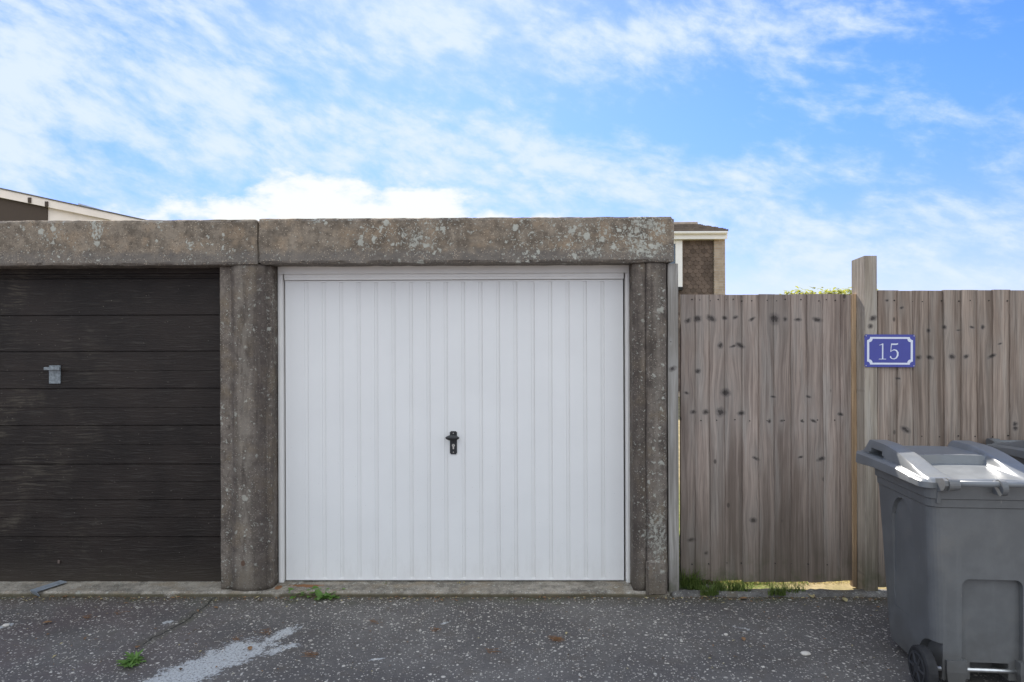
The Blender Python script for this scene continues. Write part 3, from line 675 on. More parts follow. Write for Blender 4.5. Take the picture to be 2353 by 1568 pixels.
def timber(x0, x1, y0, y1, z0, z1, seed, slope=0.0, rnd=.3, wob=.0025):
    bm = bmesh.new(); bm.verts.layers.float.new('rnd'); rings = []; nz = 46
    for k in range(nz + 1):
        u = k / nz; r_ = []
        for (x, y) in ((x0 + .003, y0), (x1 - .003, y0), (x1, y0 + .003), (x1, y1), (x0, y1), (x0, y0 + .003)):
            zz = z0 + (z1 - z0 - (slope * (y - y0) / (y1 - y0))) * u
            dx_ = noise.noise(Vector((seed, zz * 1.2, 0))) * wob
            r_.append(Vector((x + dx_, y + noise.noise(Vector((seed, zz * 1.5, 9))) * wob, zz)))
        rings.append(r_)
    rv = loft(bm, rings); set_rnd(bm, [v for r_ in rv for v in r_], rnd); bmesh.ops.recalc_face_normals(bm, faces=bm.faces[:]); return bm
def nails(root, Y, rows, seed):
    rg_n = random.Random(seed); me = None
    for py, xs in rows:
        for px in xs:
            q = P(px + rg_n.uniform(-3, 3), py + rg_n.uniform(-2.5, 2.5), Y)
            if me is None:
                bm = bmesh.new(); cyl(bm, (0, .004, 0), (0, -.002, 0), .0042, .0038, 8); o = link("nail", bm, M['dark']); me = o.data
            else:
                o = bpy.data.objects.new("nail", me); COL.objects.link(o)
            o.location = q; rel(o, root)
ng = [1572 + 19.2 * i for i in range(20)]
nails(gate, YG - .012, [(690, ng), (967, ng[::2]), (1296, ng[1::2])], 4)
# silver post beside the pier
sx0, sx1 = P(1535.5, 1000, YP + .02).x, P(1559.5, 1000, YP + .02).x
tag(link("timber_post", timber(sx0, sx1, YP + .02, YP + .09, .0, P(1547, 606, YP + .02).z, 2.0, .0, .42, .003), M['grey_post']), "silver grey timber post fixed to the side of the concrete pier", "post")
# fence: tall post with a stop batten, boards to the right
fen = thing("fence", "weathered closeboard fence with a tall post, behind the wheelie bins", "fence", (P(2000, 1000, YF).x, YF, 0))
tx0, tx1 = P(1988, 1000, YF).x, P(2017, 1000, YF).x
po = rel(link("post", timber(tx0, tx1, YF, YF + .17, -.02, P(2000, 588, YF).z, 6.0, .012, .18), M['post_wood']), fen)
sb = link("stop_batten", timber(P(1959, 1000, 4.525).x, tx0 - .001, 4.525, 4.562, .01, P(1964, 676, 4.525).z, 3.0, 0, .62, .0015), M['new_wood'])
sb["label"] = "fresh orange batten on the gate side of the post"; sb.parent = po
e = [2014]; xs_ = [2060, 2097, 2133, 2168, 2207, 2244, 2280, 2318, 2356, 2394, 2432, 2470]
e += xs_ + [2470 + 38 * i for i in range(1, 30)]
zf_t = P(2200, 667, YF).z
rel(link("board_panel", boards(e, YF + .022, zf_t, .05, rng), M['fence_wood']), fen)
fx_end = P(e[-1], 1000, YF).x
for zz in (.35, 1.05, 1.70):
    bm = bmesh.new(); box(bm, tx1 + .001, fx_end, YF + .032, YF + .075, zz, zz + .08, .003); rel(link("rail", bm, M['post_wood']), fen)
nails(fen, YF + .012, [(692, [2034 + 21.5 * i for i in range(15)]), (1002, [2040 + 40 * i for i in range(8)])], 6)
# kerb under gate and fence
bm = rough_box(fx(1533) + .016, 9.0, 4.372, 4.475, -.05, .022, .03, .004, .012, 8, .012, 5.0)
tag(link("kerb", bm, M['kerb'], smooth=False), kind='structure')

# ------------------------------------------------------------------ number sign
M['enamel'] = plain("blue_enamel", (.062, .070, .31), .30, .5, 0, .05, 8)
M['sign_white'] = plain("white_enamel", (.70, .72, .80), .35, .5, 0, .02, 8)
YS = YF - .004
cS = P(2044.5, 806.5, YS); W_, H_ = 115 * YS / F, 74.5 * YS / F
sign = thing("house_number_sign", "blue enamel house number plate 15 fixed across the tall fence post", "sign", (cS.x, YS, cS.z))
sign.rotation_euler = (0, R(0.4), 0)
bm = bmesh.new(); box(bm, -W_ / 2, W_ / 2, -.003, .0, -H_ / 2, H_ / 2)
ed = [e_ for e_ in bm.edges if abs(e_.verts[0].co.x - e_.verts[1].co.x) < 1e-5 and abs(e_.verts[0].co.z - e_.verts[1].co.z) < 1e-5]
bmesh.ops.bevel(bm, geom=ed, offset=.006, segments=3, affect='EDGES'); link("plate", bm, M['enamel'], sign)
def notched(w, h, r, seg=6):
    pts = []
    for (sx, sz, a0) in ((1, 1, -90), (-1, 1, 0), (-1, -1, 90), (1, -1, 180)):
        cx, cz = sx * w, sz * h
        for i in range(seg + 1):                   # a quarter circle bitten out of each corner
            a_ = R(a0 - 90 * i / seg)
            pts.append((cx + r * math.cos(a_), cz + r * math.sin(a_)))
    return pts
bm = bmesh.new()
w1, h1_ = 104 / 2 * YS / F, 63 / 2 * YS / F; bw = 5.0 * YS / F
o_ = notched(w1, h1_, 7 * YS / F); i_ = notched(w1 - bw, h1_ - bw * .85, 7.5 * YS / F)
ov = [bm.verts.new((x, -.0036, z)) for x, z in o_]; iv = [bm.verts.new((x, -.0036, z)) for x, z in i_]
for k in range(len(ov)): bm.faces.new((ov[k], ov[(k + 1) % len(ov)], iv[(k + 1) % len(ov)], iv[k]))
bmesh.ops.recalc_face_normals(bm, faces=bm.faces[:])
if bm.faces[0].normal.y > 0: bmesh.ops.reverse_faces(bm, faces=bm.faces[:])
link("border", bm, M['sign_white'], sign)
def stroke(bm, path, y=-.0036):
    """ribbon of changing width: (x, z, half width) in units of the digit height"""
    n = len(path); L_, R__ = [], []
    for i, (x, z, h) in enumerate(path):
        x_a, z_a, _ = path[max(0, i - 1)]; x_b, z_b, _ = path[min(n - 1, i + 1)]
        tx, tz = x_b - x_a, z_b - z_a; l = math.hypot(tx, tz) or 1
        nx, nz = -tz / l * h, tx / l * h
        L_.append(bm.verts.new((x + nx, y, z + nz))); R__.append(bm.verts.new((x - nx, y, z - nz)))
    for i in range(n - 1): bm.faces.new((L_[i], L_[i + 1], R__[i + 1], R__[i]))
DH = 36 * YS / F                                       # digit height
def digit(name, paths, cx, cz, lab):
    bm = bmesh.new()
    for k, p_ in enumerate(paths): stroke(bm, [(cx + x * DH, cz + z * DH, h * DH) for x, z, h in p_], -.0036 - .0002 * k)
    for f in bm.faces:
        f.normal_update()
        if f.normal.y > 0: f.normal_flip()
    return link(name, bm, M['sign_white'], sign)
x1c = P(2027, 806, YS).x - cS.x; x5c = P(2055, 806, YS).x - cS.x
dzc = -1.5 * YS / F
digit("digit", [[(.02, -.5, .042), (.02, .5, .042)], [(-.22, -.485, .018), (.24, -.485, .018)], [(-.20, .40, .012), (-.10, .425, .02), (.03, .49, .03)]], x1c, dzc, "")
bowl = [(-.24, -.02, .010), (-.16, .06, .020), (-.02, .11, .032), (.12, .06, .045), (.20, -.07, .055), (.20, -.24, .055), (.12, -.40, .042), (-.03, -.475, .028), (-.17, -.45, .022), (-.25, -.37, .04), (-.25, -.33, .045), (-.22, -.30, .03)]
digit("digit", [bowl, [(-.24, -.03, .022), (-.20, .5, .022)], [(-.21, .46, .045), (.10, .46, .045), (.22, .49, .035)]], x5c, dzc, "")
for sx in (-1, 1):
    for sz in (-1, 1):
        bm = bmesh.new(); cx, cz = sx * (W_ / 2 - .009), sz * (H_ / 2 - .009); cyl(bm, (cx, -.003, cz), (cx, -.006, cz), .0042, .003, 12); link("screw", bm, M['steel'], sign)

# ------------------------------------------------------------------ wheelie bins
def plastic(name, col, rough=.42):
    m, t, b = new_mat(name); p = t.node('ShaderNodeTexCoord').outputs['Object']
    n = t.noise(p, 6, 6, .65); n2 = t.noise(p, 260, 2, .5)
    c = t.mix(t.ss(n, .35, .68), col, tuple(x * 1.22 for x in col))
    st = t.noise(t.v('MULTIPLY', p, (1, 1, .08)), 18, 5, .6)
    c = t.mix(t.m('MULTIPLY', t.ss(st, .55, .75), .35), c, tuple(x * 1.5 for x in col))
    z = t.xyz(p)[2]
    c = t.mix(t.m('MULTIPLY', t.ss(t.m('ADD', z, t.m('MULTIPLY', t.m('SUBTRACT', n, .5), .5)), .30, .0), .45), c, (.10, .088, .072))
    sv = t.vor(t.v('MULTIPLY', p, (1, 1, .25)), 30); sr = t.xyz(sv.outputs['Color'])
    c = t.mix(t.m('MULTIPLY', t.m('MULTIPLY', t.ss(sv.outputs['Distance'], .12, .05), t.ss(sr[0], .93, .95)), .6), c, (.30, .28, .25))
    scv = t.vor(t.v('MULTIPLY', t.v('ADD', p, t.v('SCALE', t.noise(p, 4, 2, .5, color=True), scale=.08)), (1, 1, .16)), 14); s3 = t.xyz(scv.outputs['Color'])
    c = t.mix(t.m('MULTIPLY', t.m('MULTIPLY', t.ss(scv.outputs['Distance'], .05, .02), t.ss(s3[0], .80, .82)), .55), c, (.36, .34, .31))
    grd = t.ss(t.noise(p, 3.1, 6, .7), .50, .68)
    c = t.mix(t.m('MULTIPLY', grd, .35), c, (.17, .155, .135))
    set_bsdf(t, b, c, t.m('ADD', rough - .10, t.m('MULTIPLY', n, .2)), .5, None, n2, .12, .001)
    return m
M['bin'] = plastic("grey_bin_plastic", (.113, .115, .114), .46)
M['lid'] = plastic("grey_lid_plastic", (.150, .156, .158), .34)
M['rubber'] = plain("black_rubber", (.028, .027, .027), .75, .3, 0, .25, 30)
M['rim'] = plain("dark_wheel_plastic", (.040, .040, .042), .55, .4, 0, .2, 30)
M['axle'] = plain("bright_axle_steel", (.70, .70, .68), .38, .5, 1.0, .1, 40)
def rrect(x0, x1, y0, y1, r, z, seg=6):
    pts = []
    for cx, cy, a0 in ((x1 - r, y0 + r, -90), (x1 - r, y1 - r, 0), (x0 + r, y1 - r, 90), (x0 + r, y0 + r, 180)):
        for i in range(seg + 1):
            a_ = R(a0 + 90 * i / seg); pts.append(Vector((cx + r * math.cos(a_), cy + r * math.sin(a_), z)))
    return pts
def sstep(a, b, x):
    u = max(0.0, min(1.0, (x - a) / (b - a))); return u * u * (3 - 2 * u)
def make_bin(label, loc, rotz):
    t = thing("wheelie_bin", label, "bin", loc, rotz, "grey wheelie bins in front of the fence")
    bm = bmesh.new()
    secs = [(.055, .245, .020, .50, .05), (.10, .250, .012, .512, .055), (.30, .256, .008, .535, .055), (.60, .265, .004, .56, .055), (.86, .274, .0, .582, .055), (.865, .280, -.006, .586, .055), (.90, .282, -.008, .588, .055), (.905, .288, -.014, .594, .055), (.965, .290, -.016, .60, .055)]
    loft(bm, [rrect(-hx, hx, y0, y1, r, z) for z, hx, y0, y1, r in secs])
    bmesh.ops.recalc_face_normals(bm, faces=bm.faces[:])
    body = link("body", bm, M['bin'], t)
    cuts = []
    c_ = bmesh.new()                                   # recessed panel above the axle, open at the bottom
    ring = lambda g, y: [Vector((x, y, z)) for x, z in ([(-.132 - g, .0), (.132 + g, .0)] + [(.132 + g - .035 + .035 * math.cos(R(a_)), .53 + g - .035 + .035 * math.sin(R(a_))) for a_ in range(0, 91, 15)] + [(-.132 - g + .035 - .035 * math.sin(R(a_)), .53 + g - .035 + .035 * math.cos(R(a_))) for a_ in range(0, 91, 15)])]
    loft(c_, [ring(0.004, -.05), ring(0, .034)]); cuts.append(c_)
    c_ = bmesh.new(); box(c_, -.085, .085, -.05, .16, .0, .135); cuts.append(c_)
    for s in (-1, 1):                                  # wheel arches
        c_ = bmesh.new(); cyl(c_, (s * .215, .035, .10), (s * .33, .035, .10), .128, seg=32); cuts.append(c_)
        c_ = bmesh.new()                               # long shallow panel in each side
        rg = lambda g, x: [Vector((x, y, z)) for y, z in ([(.17 - g, .26), (.40 + g, .26)] + [(.285 + (.115 + g) * math.cos(R(a_)), .70 + (.14 + g) * math.sin(R(a_))) for a_ in range(0, 181, 15)])]
        loft(c_, [rg(-.004, s * .2535), rg(.002, s * .275), rg(.006, s * .33)]); cuts.append(c_)
    boolean(body, cuts)
    for s in (-1, 1):                                  # axle brackets (feet)
        bm = bmesh.new()
        rings = [[Vector((s * .160 + dx_ * .045, y, z)) for dx_, y in ((-1, -.004), (1, -.004), (1, .10), (-1, .10))] for z in (.155, .10)]
        rings.append([Vector((s * .160 + dx_ * .036, y, .045)) for dx_, y in ((-1, .004), (1, .004), (1, .09), (-1, .09))])
        loft(bm, rings)
        bmesh.ops.recalc_face_normals(bm, faces=bm.faces[:]); link("axle_bracket", bm, M['bin'], t)
    bm = bmesh.new(); cyl(bm, (-.30, .035, .10), (.30, .035, .10), .0105); link("axle", bm, M['axle'], t, True)
    for s in (-1, 1):
        bm = bmesh.new(); x0 = s * .268; x1 = s * .318; prof_ = [(.070, x0), (.090, x0 - s * .000), (.0985, x0 + s * .006), (.1, x0 + s * .018), (.1, x1 - s * .018), (.0985, x1 - s * .006), (.090, x1), (.070, x1)]
        loft(bm, [[Vector((xx, .035 + rr * math.cos(2 * math.pi * i / 36), .10 + rr * math.sin(2 * math.pi * i / 36))) for i in range(36)] for rr, xx in prof_])
        bmesh.ops.recalc_face_normals(bm, faces=bm.faces[:]); wh = link("wheel", bm, M['rubber'], t, False)
        bm = bmesh.new()
        cyl(bm, (x1 - s * .006, .035, .10), (x1 + s * .005, .035, .10), .026, .022, 20)
        for k in range(6):
            a_ = k * math.pi / 3; d_ = Vector((0, math.cos(a_), math.sin(a_))); c0 = Vector((x1, .035, .10))
            cyl(bm, c0 + d_ * .02, c0 + d_ * .070, .0085, .0065, 6)
        rg2 = lambda rr, xx: [Vector((xx, .035 + rr * math.cos(2 * math.pi * i / 36), .10 + rr * math.sin(2 * math.pi * i / 36))) for i in range(36)]
        loft(bm, [rg2(.064, x1 + s * .004), rg2(.074, x1 + s * .004), rg2(.074, x1 - s * .004)], False, False); link("rim", bm, M['rim'], wh)
    # lid: one moulded sheet with two carrying ridges and a sunken hinge shelf
    nx, ny = 88, 100; hx, y0, y1 = .312, -.012, .775
    def lid_h(x, y):
        ax = abs(x); v = (y - y0) / (y1 - y0)
        h = .986 + .018 * sstep(0, .45, v)
        rid = .078 * sstep(.735, .60, y) ** 1 if y > .52 else .078
        rid = (.070 * sstep(.755, .665, y)) * (1 - .95 * sstep(.56, .02, y) ** 1.15)
        inner, outer = sstep(.142, .175, ax), sstep(.277, .266, ax)
        plate = .044 * sstep(.335, .352, y) * sstep(.74, .64, y) + .004 * math.cos(x * 8)
        mid = plate * sstep(.185, .165, ax)
        h += max(mid, (rid + .006) * inner * outer)
        h -= .010 * sstep(.295, .312, ax) + .012 * sstep(.755, .775, y) + .020 * sstep(.03, -.012, y)
        return h
    bm = bmesh.new(); grid = {}
    cr = .05
    for i in range(nx + 1):
        for j in range(ny + 1):
            x = -hx + 2 * hx * i / nx; y = y0 + (y1 - y0) * j / ny
            # round the plan corners
            ex = max(0, abs(x) - (hx - cr)); ey = max(0, abs(y - (y0 + y1) / 2) - ((y1 - y0) / 2 - cr))
            l = math.hypot(ex, ey); k_ = max(ex, ey) / l if l > 1e-6 else 1
            xx = math.copysign(min(abs(x), hx - cr) + ex * k_, x); yc = y - (y0 + y1) / 2
            yy = (y0 + y1) / 2 + math.copysign(min(abs(yc), (y1 - y0) / 2 - cr) + ey * k_, yc)
            grid[i, j] = bm.verts.new((xx, yy, lid_h(xx, yy)))
    for i in range(nx):
        for j in range(ny): bm.faces.new((grid[i, j], grid[i + 1, j], grid[i + 1, j + 1], grid[i, j + 1]))
    rim_ = [grid[i, 0] for i in range(nx)] + [grid[nx, j] for j in range(ny)] + [grid[i, ny] for i in range(nx, 0, -1)] + [grid[0, j] for j in range(ny, 0, -1)]
    def ringv(dz, ins):
        out = []
        for v in rim_:
            c0 = Vector((0, (y0 + y1) / 2)); q = v.co
            back = .012 * sstep(.5, .75, q.y)
            out.append(bm.verts.new((q.x * (1 - ins), c0.y + (q.y - c0.y) * (1 - ins), .984 - dz - back)))
        return out
    prev = rim_
    for dz, ins in ((.004, -.006), (.030, -.008), (.033, .0), (.033, .06)):
        nr = ringv(dz, ins)
        for k in range(len(nr)):
            bm.faces.new((prev[k], nr[k], nr[(k + 1) % len(nr)], prev[(k + 1) % len(nr)]))
        prev = nr
    bm.faces.new(list(prev)); bmesh.ops.recalc_face_normals(bm, faces=bm.faces[:])
    lid = link("lid", bm, M['lid'], t)
    cuts = []
    for s in (-1, 1):                                   # hand grips hollowed under the ridges
        c_ = bmesh.new(); box(c_, *(sorted((s * .34, s * .195))), .475, .655, 1.002, 1.040); cuts.append(c_)
        ed_ = [e_ for e_ in c_.edges if abs(e_.verts[0].co.y - e_.verts[1].co.y) < 1e-5 and abs(e_.verts[0].co.z - e_.verts[1].co.z) < 1e-5 and e_.verts[0].co.z > 1.02]
        bmesh.ops.bevel(c_, geom=ed_, offset=.022, segments=4, affect='EDGES')
    boolean(lid, cuts)
    for p_ in lid.data.polygons: p_.use_smooth = True
    try: lid.data.set_sharp_from_angle(angle=R(38))
    except Exception: pass
    # handle: bar, end bosses, middle lug, brackets
    hy, hz = -.062, .985
    bm = bmesh.new(); cyl(bm, (-.245, hy, hz), (.245, hy, hz), .0135, seg=20); hb = link("handle", bm, M['lid'], t, True)
    for s in (-1, 1):
        bm = bmesh.new()
        cyl(bm, (s * .185, hy, hz - .004), (s * .235, hy, hz - .004), .026, .030, 20)
        poly = [(0.0, hz + .012), (0.0, hz - .10), (-.014, hz - .10), (-.020, hz - .045), (hy - .006, hz - .030), (hy - .024, hz - .006), (hy - .02, hz + .016), (hy, hz + .024)]
        rings = [[Vector((xx, y, z)) for y, z in poly] for xx in (s * .236, s * .252)]
        loft(bm, rings)
        bmesh.ops.recalc_face_normals(bm, faces=bm.faces[:]); link("hinge", bm, M['bin'], t)
    bm = bmesh.new()
    cyl(bm, (-.012, hy - .0, hz - .016), (.012, hy - .0, hz - .016), .036, .036, 24)
    box(bm, -.0115, .0115, hy, -.014, hz - .05, hz + .008)
    bmesh.ops.recalc_face_normals(bm, faces=bm.faces[:]); link("hinge", bm, M['bin'], t)
    return t
bin1 = make_bin("grey wheelie bin nearest the white door, handle and wheels towards the road", (2.178, 3.165, 0), R(-4.5))
dup(bin1, (3.235, 4.31, 0), R(177), "grey wheelie bin at the right edge, only its lid corner showing against the fence", "grey wheelie bins in front of the fence")

# ------------------------------------------------------------------ house beyond the gate
def tile_wall_mat(name, col):
    m, t, b = new_mat(name); p = pos(t)
    at = t.node('ShaderNodeAttribute', attribute_name='rnd').outputs['Fac']
    n = t.noise(p, 5, 5, .6)
    c = t.mix(at, tuple(x * .72 for x in col), tuple(x * 1.25 for x in col)); c = t.mix(t.m('MULTIPLY', t.ss(n, .45, .7), .5), c, tuple(x * .7 for x in col))
    set_bsdf(t, b, c, .85, .2); return m
M['hung'] = tile_wall_mat("hung_clay_tiles", (.125, .092, .072))
M['rooftile'] = tile_wall_mat("roof_tiles", (.16, .125, .095))
def brick_mat(name, c1, c2, mort):
    m, t, b = new_mat(name); p = pos(t); x, y, z = t.xyz(p)
    n = t.node('ShaderNodeTexBrick'); t.put(n.inputs['Vector'], t.comb(t.m('ADD', x, y), z, 0.0))
    t.put(n.inputs['Color1'], c1); t.put(n.inputs['Color2'], c2); t.put(n.inputs['Mortar'], mort)
    n.inputs['Scale'].default_value = 1.0; n.inputs['Brick Width'].default_value = .225; n.inputs['Row Height'].default_value = .075; n.inputs['Mortar Size'].default_value = .006
    c = t.mix(t.m('MULTIPLY', t.ss(t.noise(p, 9, 5), .45, .65), .45), n.outputs[0], tuple(q * .75 for q in c1))
    set_bsdf(t, b, c, .9, .2); return m
M['brick'] = brick_mat("buff_brick", (.34, .26, .19), (.44, .35, .26), (.40, .36, .31))
def glass_mat():
    m, t, b = new_mat("window_glass"); set_bsdf(t, b, (.10, .13, .17), .08, .6); return m
M['glass'] = glass_mat()
YH = 20.0
def px_(x, Y=YH): return P(x, 600, Y).x
def pz_(y, Y=YH, x=1610): return P(x, y, Y).z
hx0, hx1, hx2 = px_(1568), px_(1640), px_(1665)
hz = pz_(552); hl = hx0 - 3.4
h = thing("house", "brown tile hung house end with white fascia seen beyond the timber gate", "house", (hx1, YH, 0))
def hp(o): return rel(o, h)
bm = bmesh.new(); box(bm, hx1, hx2, YH - .06, YH + 6.4, -.02, hz); box(bm, hl, hx1 - .001, YH + .05, YH + 6.4, -.02, hz - .001); hp(link("wall", bm, M['brick']))
bm = bmesh.new(); bm.verts.layers.float.new('rnd'); rg_ = random.Random(3)
tw, th = .165, .115; row = 0; z = hz - .06
while z > .2:
    xx = hl - (tw / 2 if row % 2 else 0)
    while xx < hx1 - .02:
        cx = min(max(xx + tw / 2, hl), hx1); a_, c_ = max(xx + .003, hl), min(xx + tw - .003, hx1 - .004)
        if c_ - a_ > .02:
            y_ = YH + .030; tilt = .016
            pts_ = [(a_, y_, z + .07), (c_, y_, z + .07), (c_, y_ - tilt * .6, z - th * .45), (a_ + (c_ - a_) * .72, y_ - tilt, z - th * .85), (a_ + (c_ - a_) * .28, y_ - tilt, z - th * .85), (a_, y_ - tilt * .6, z - th * .45)]
            top_v = [bm.verts.new((q[0], q[1] - .012, q[2])) for q in pts_]; bot_v = [bm.verts.new((q[0], q[1] + .004, q[2])) for q in pts_]
            bm.faces.new(top_v)
            for k in range(6): bm.faces.new((top_v[k], bot_v[k], bot_v[(k + 1) % 6], top_v[(k + 1) % 6]))
            set_rnd(bm, top_v + bot_v, rg_.random())
        xx += tw
    z -= th; row += 1
bmesh.ops.recalc_face_normals(bm, faces=bm.faces[:]); hp(link("tile_cladding", bm, M['hung']))
bm = bmesh.new(); gz0, gz1 = pz_(552), pz_(535)
box(bm, hl - .2, px_(1667), YH - .22, YH - .19, gz0, gz1 - .02, .004); box(bm, hl - .2, px_(1664.5), YH - .188, YH + .04, gz0, gz0 + .02)
hp(link("fascia", bm, M['white_frame']))
bm = bmesh.new(); xa_, xb_ = hl - .2, px_(1672, YH - .3)
rings = [[Vector((x, YH - .275 + .06 * math.cos(R(a_)), gz1 - .035 + .055 * math.sin(R(a_)))) for a_ in range(180, 361, 20)] + [Vector((x, YH - .217, gz1 - .01)), Vector((x, YH - .333, gz1 - .01))] for x in (xa_, xb_)]
loft(bm, rings); bmesh.ops.recalc_face_normals(bm, faces=bm.faces[:]); hp(link("gutter", bm, M['white_frame']))
bm = bmesh.new(); bm.verts.layers.float.new('rnd')
ez = gz1 + .01; pk = P(1585, 518, YH + 3.2); zr = pk.z
nrow = 14; rx1 = px_(1668)
for k in range(nrow):                                  # stepped courses of tiles up to the ridge
    y_a = YH - .26 + (3.46) * k / nrow; y_b = YH - .26 + 3.46 * (k + 1) / nrow; z_a = ez + (zr - ez) * k / nrow; z_b = ez + (zr - ez) * (k + 1) / nrow
    nt_ = 34
    for i in range(nt_):
        xl = hl - .2 + (rx1 - hl + .2) * i / nt_; xr = hl - .2 + (rx1 - hl + .2) * (i + 1) / nt_
        j1 = rg_.uniform(0, .018)
        vs4 = [bm.verts.new(q) for q in ((xl, y_a, z_a + .045 + j1), (xr, y_a, z_a + .045 + j1), (xr, y_b, z_b + .012 + j1), (xl, y_b, z_b + .012 + j1), (xl, y_a, z_a - .01), (xr, y_a, z_a - .01), (xr, y_b, z_b - .03), (xl, y_b, z_b - .03))]
        for f_ in ((0, 1, 2, 3), (4, 5, 1, 0), (1, 5, 6, 2), (0, 3, 7, 4)): bm.faces.new([vs4[q] for q in f_])
        set_rnd(bm, vs4, rg_.random())
vs4 = [bm.verts.new(q) for q in ((hl - .2, YH + 3.2, zr + .02), (rx1, YH + 3.2, zr + .02), (rx1, YH + 6.7, ez), (hl - .2, YH + 6.7, ez))]; bm.faces.new(vs4); set_rnd(bm, vs4, .5)
bmesh.ops.recalc_face_normals(bm, faces=bm.faces[:]); hp(link("roof", bm, M['rooftile']))
bm = bmesh.new()
rings = [[Vector((x, YH + 3.2 + .11 * math.cos(R(a_)), zr + .02 + .10 * math.sin(R(a_)))) for a_ in range(0, 181, 30)] for x in (hl - .2, rx1)]
loft(bm, rings); hp(link("ridge_tile", bm, M['brick']))
bm = bmesh.new(); vs4 = [bm.verts.new(q) for q in ((hx2 - .01, YH + .0, hz), (hx2 - .01, YH + 6.38, hz), (hx2 - .01, YH + 3.2, zr - .04))]; bm.faces.new(vs4); hp(link("gable", bm, M['brick']))
bm = bmesh.new(); wz0, wz1 = pz_(660), pz_(553); wx1 = px_(1567); wx0 = wx1 - 1.5
for q in ((wx0, wx0 + .07, wz0, wz1), (wx1 - .20, wx1, wz0, wz1), (wx0 + .0705, wx1 - .2005, wz0, wz0 + .08), (wx0 + .0705, wx1 - .2005, wz1 - .10, wz1)): box(bm, q[0], q[1], YH - .07, YH + .01, q[2], q[3], .006)
wf = hp(link("window", bm, M['white_frame']))
bm = bmesh.new(); box(bm, wx0 + .06, wx1 - .19, YH - .02, YH - .008, wz0 + .07, wz1 - .09); pn = link("pane", bm, M['glass'], wf)
bm = bmesh.new(); box(bm, wx0 - .05, wx1 + .0, YH - .10, YH + .012, wz0 - .10, wz0 - .002, .006); link("sill", bm, M['dark'], wf)

# ------------------------------------------------------------------ building behind the left garage
YB = 14.0
b2 = thing("building", "low building with sloping cream bargeboard and dark tiled wall behind the black garage", "building", (P(60, 480, YB).x, YB, 0))
def bp(o): return rel(o, b2)
def pv(x, y, Y=YB): q = P(x, y, Y); return (q.x, q.z)
xl = P(-420, 480, YB).x
sl_ = (pv(301, 501)[1] - pv(0, 435)[1]) / (pv(301, 501)[0] - pv(0, 435)[0])
def roofz(x): return pv(0, 435)[1] + sl_ * (x - pv(0, 435)[0])
xr_ = P(640, 500, YB).x; xw = P(106, 490, YB).x
bm = bmesh.new(); poly_prism(bm, [(xl, -.02), (xw, -.02), (xw, roofz(xw) - .14), (pv(0, 455)[0], pv(0, 455)[1]), (xl, pv(0, 455)[1] + .05)], YB + .02, YB + .16); bp(link("wall", bm, M['hung']))["label"] = "dark brown hung tile wall"
bm = bmesh.new(); poly_prism(bm, [(xw + .002, -.02), (xr_ - .1, -.02), (xr_ - .1, roofz(xr_) - .14), (xw + .002, roofz(xw) - .14)], YB + .05, YB + .18); bp(link("wall", bm, M['cream']))["label"] = "cream painted wall panel"
bm = bmesh.new(); poly_prism(bm, [(xl, roofz(xl) - .23), (xr_, roofz(xr_) - .085), (xr_, roofz(xr_)), (xl, roofz(xl))], YB - .05, YB + .015); bp(link("bargeboard", bm, M['cream']))
bm = bmesh.new(); poly_prism(bm, [(xl, roofz(xl) + .004), (xr_ + .1, roofz(xr_ + .1) + .004), (xr_ + .1, roofz(xr_ + .1) + .028), (xl, roofz(xl) + .028)], YB - .07, YB + 6); bp(link("roof", bm, M['kerb']))
a_, c_ = pv(172, 471), pv(215, 483)
bm = bmesh.new(); poly_prism(bm, [(a_[0], roofz(a_[0]) + .03), (c_[0], roofz(c_[0]) + .03), (c_[0], roofz(c_[0]) + .05), (a_[0], roofz(a_[0]) + .075)], YB + .1, YB + .5); bp(link("roof_flashing", bm, M['galv']))
for (x, y) in ((69, 460), (108, 469)):
    q = P(x, y, YB - .05); bm = bmesh.new(); box(bm, q.x - .035, q.x + .03, YB - .075, YB - .051, q.z - .06, q.z + .05, .006); bp(link("bracket", bm, M['rust'] if 'rust' in M else M['hung']))

# ------------------------------------------------------------------ plants
def leaf_mat(name, c1, c2, trans=.5):
    m, t, b = new_mat(name); o = [n for n in t.N if n.type == 'OUTPUT_MATERIAL'][0]
    at = t.node('ShaderNodeAttribute', attribute_name='rnd').outputs['Fac']
    c = t.mix(at, c1, c2); set_bsdf(t, b, c, .5, .3)
    tr = t.node('ShaderNodeBsdfTranslucent'); t.put(tr.inputs[0], t.mix(.5, c, tuple(min(1, q * 1.6) for q in c2)))
    mx = t.node('ShaderNodeMixShader'); mx.inputs[0].default_value = trans
    t.L.new(b.outputs[0], mx.inputs[1]); t.L.new(tr.outputs[0], mx.inputs[2]); t.L.new(mx.outputs[0], o.inputs[0]); return m
M['grass'] = leaf_mat("grass_blades", (.080, .125, .026), (.175, .225, .060), .42)
M['straw'] = leaf_mat("dry_grass", (.34, .27, .10), (.48, .40, .17), .4)
M['weed'] = leaf_mat("weed_leaves", (.100, .195, .040), (.190, .310, .080), .4)
M['shrub'] = leaf_mat("shrub_leaves", (.16, .18, .025), (.30, .30, .05), .5)
M['bark'] = plain("bark", (.10, .075, .055), .9, .1, 0, .3, 12)
M['needle'] = plain("brown_needles", (.20, .105, .050), .8, .2, 0, .3, 40)
M['stone'] = plain("pale_pebble", (.58, .53, .46), .7, .3, 0, .1, 40)
M['deadleaf'] = plain("dead_leaf", (.23, .13, .065), .75, .2, 0, .3, 60)
M['strawleaf'] = plain("straw_leaf", (.42, .35, .18), .75, .2, 0, .25, 60)
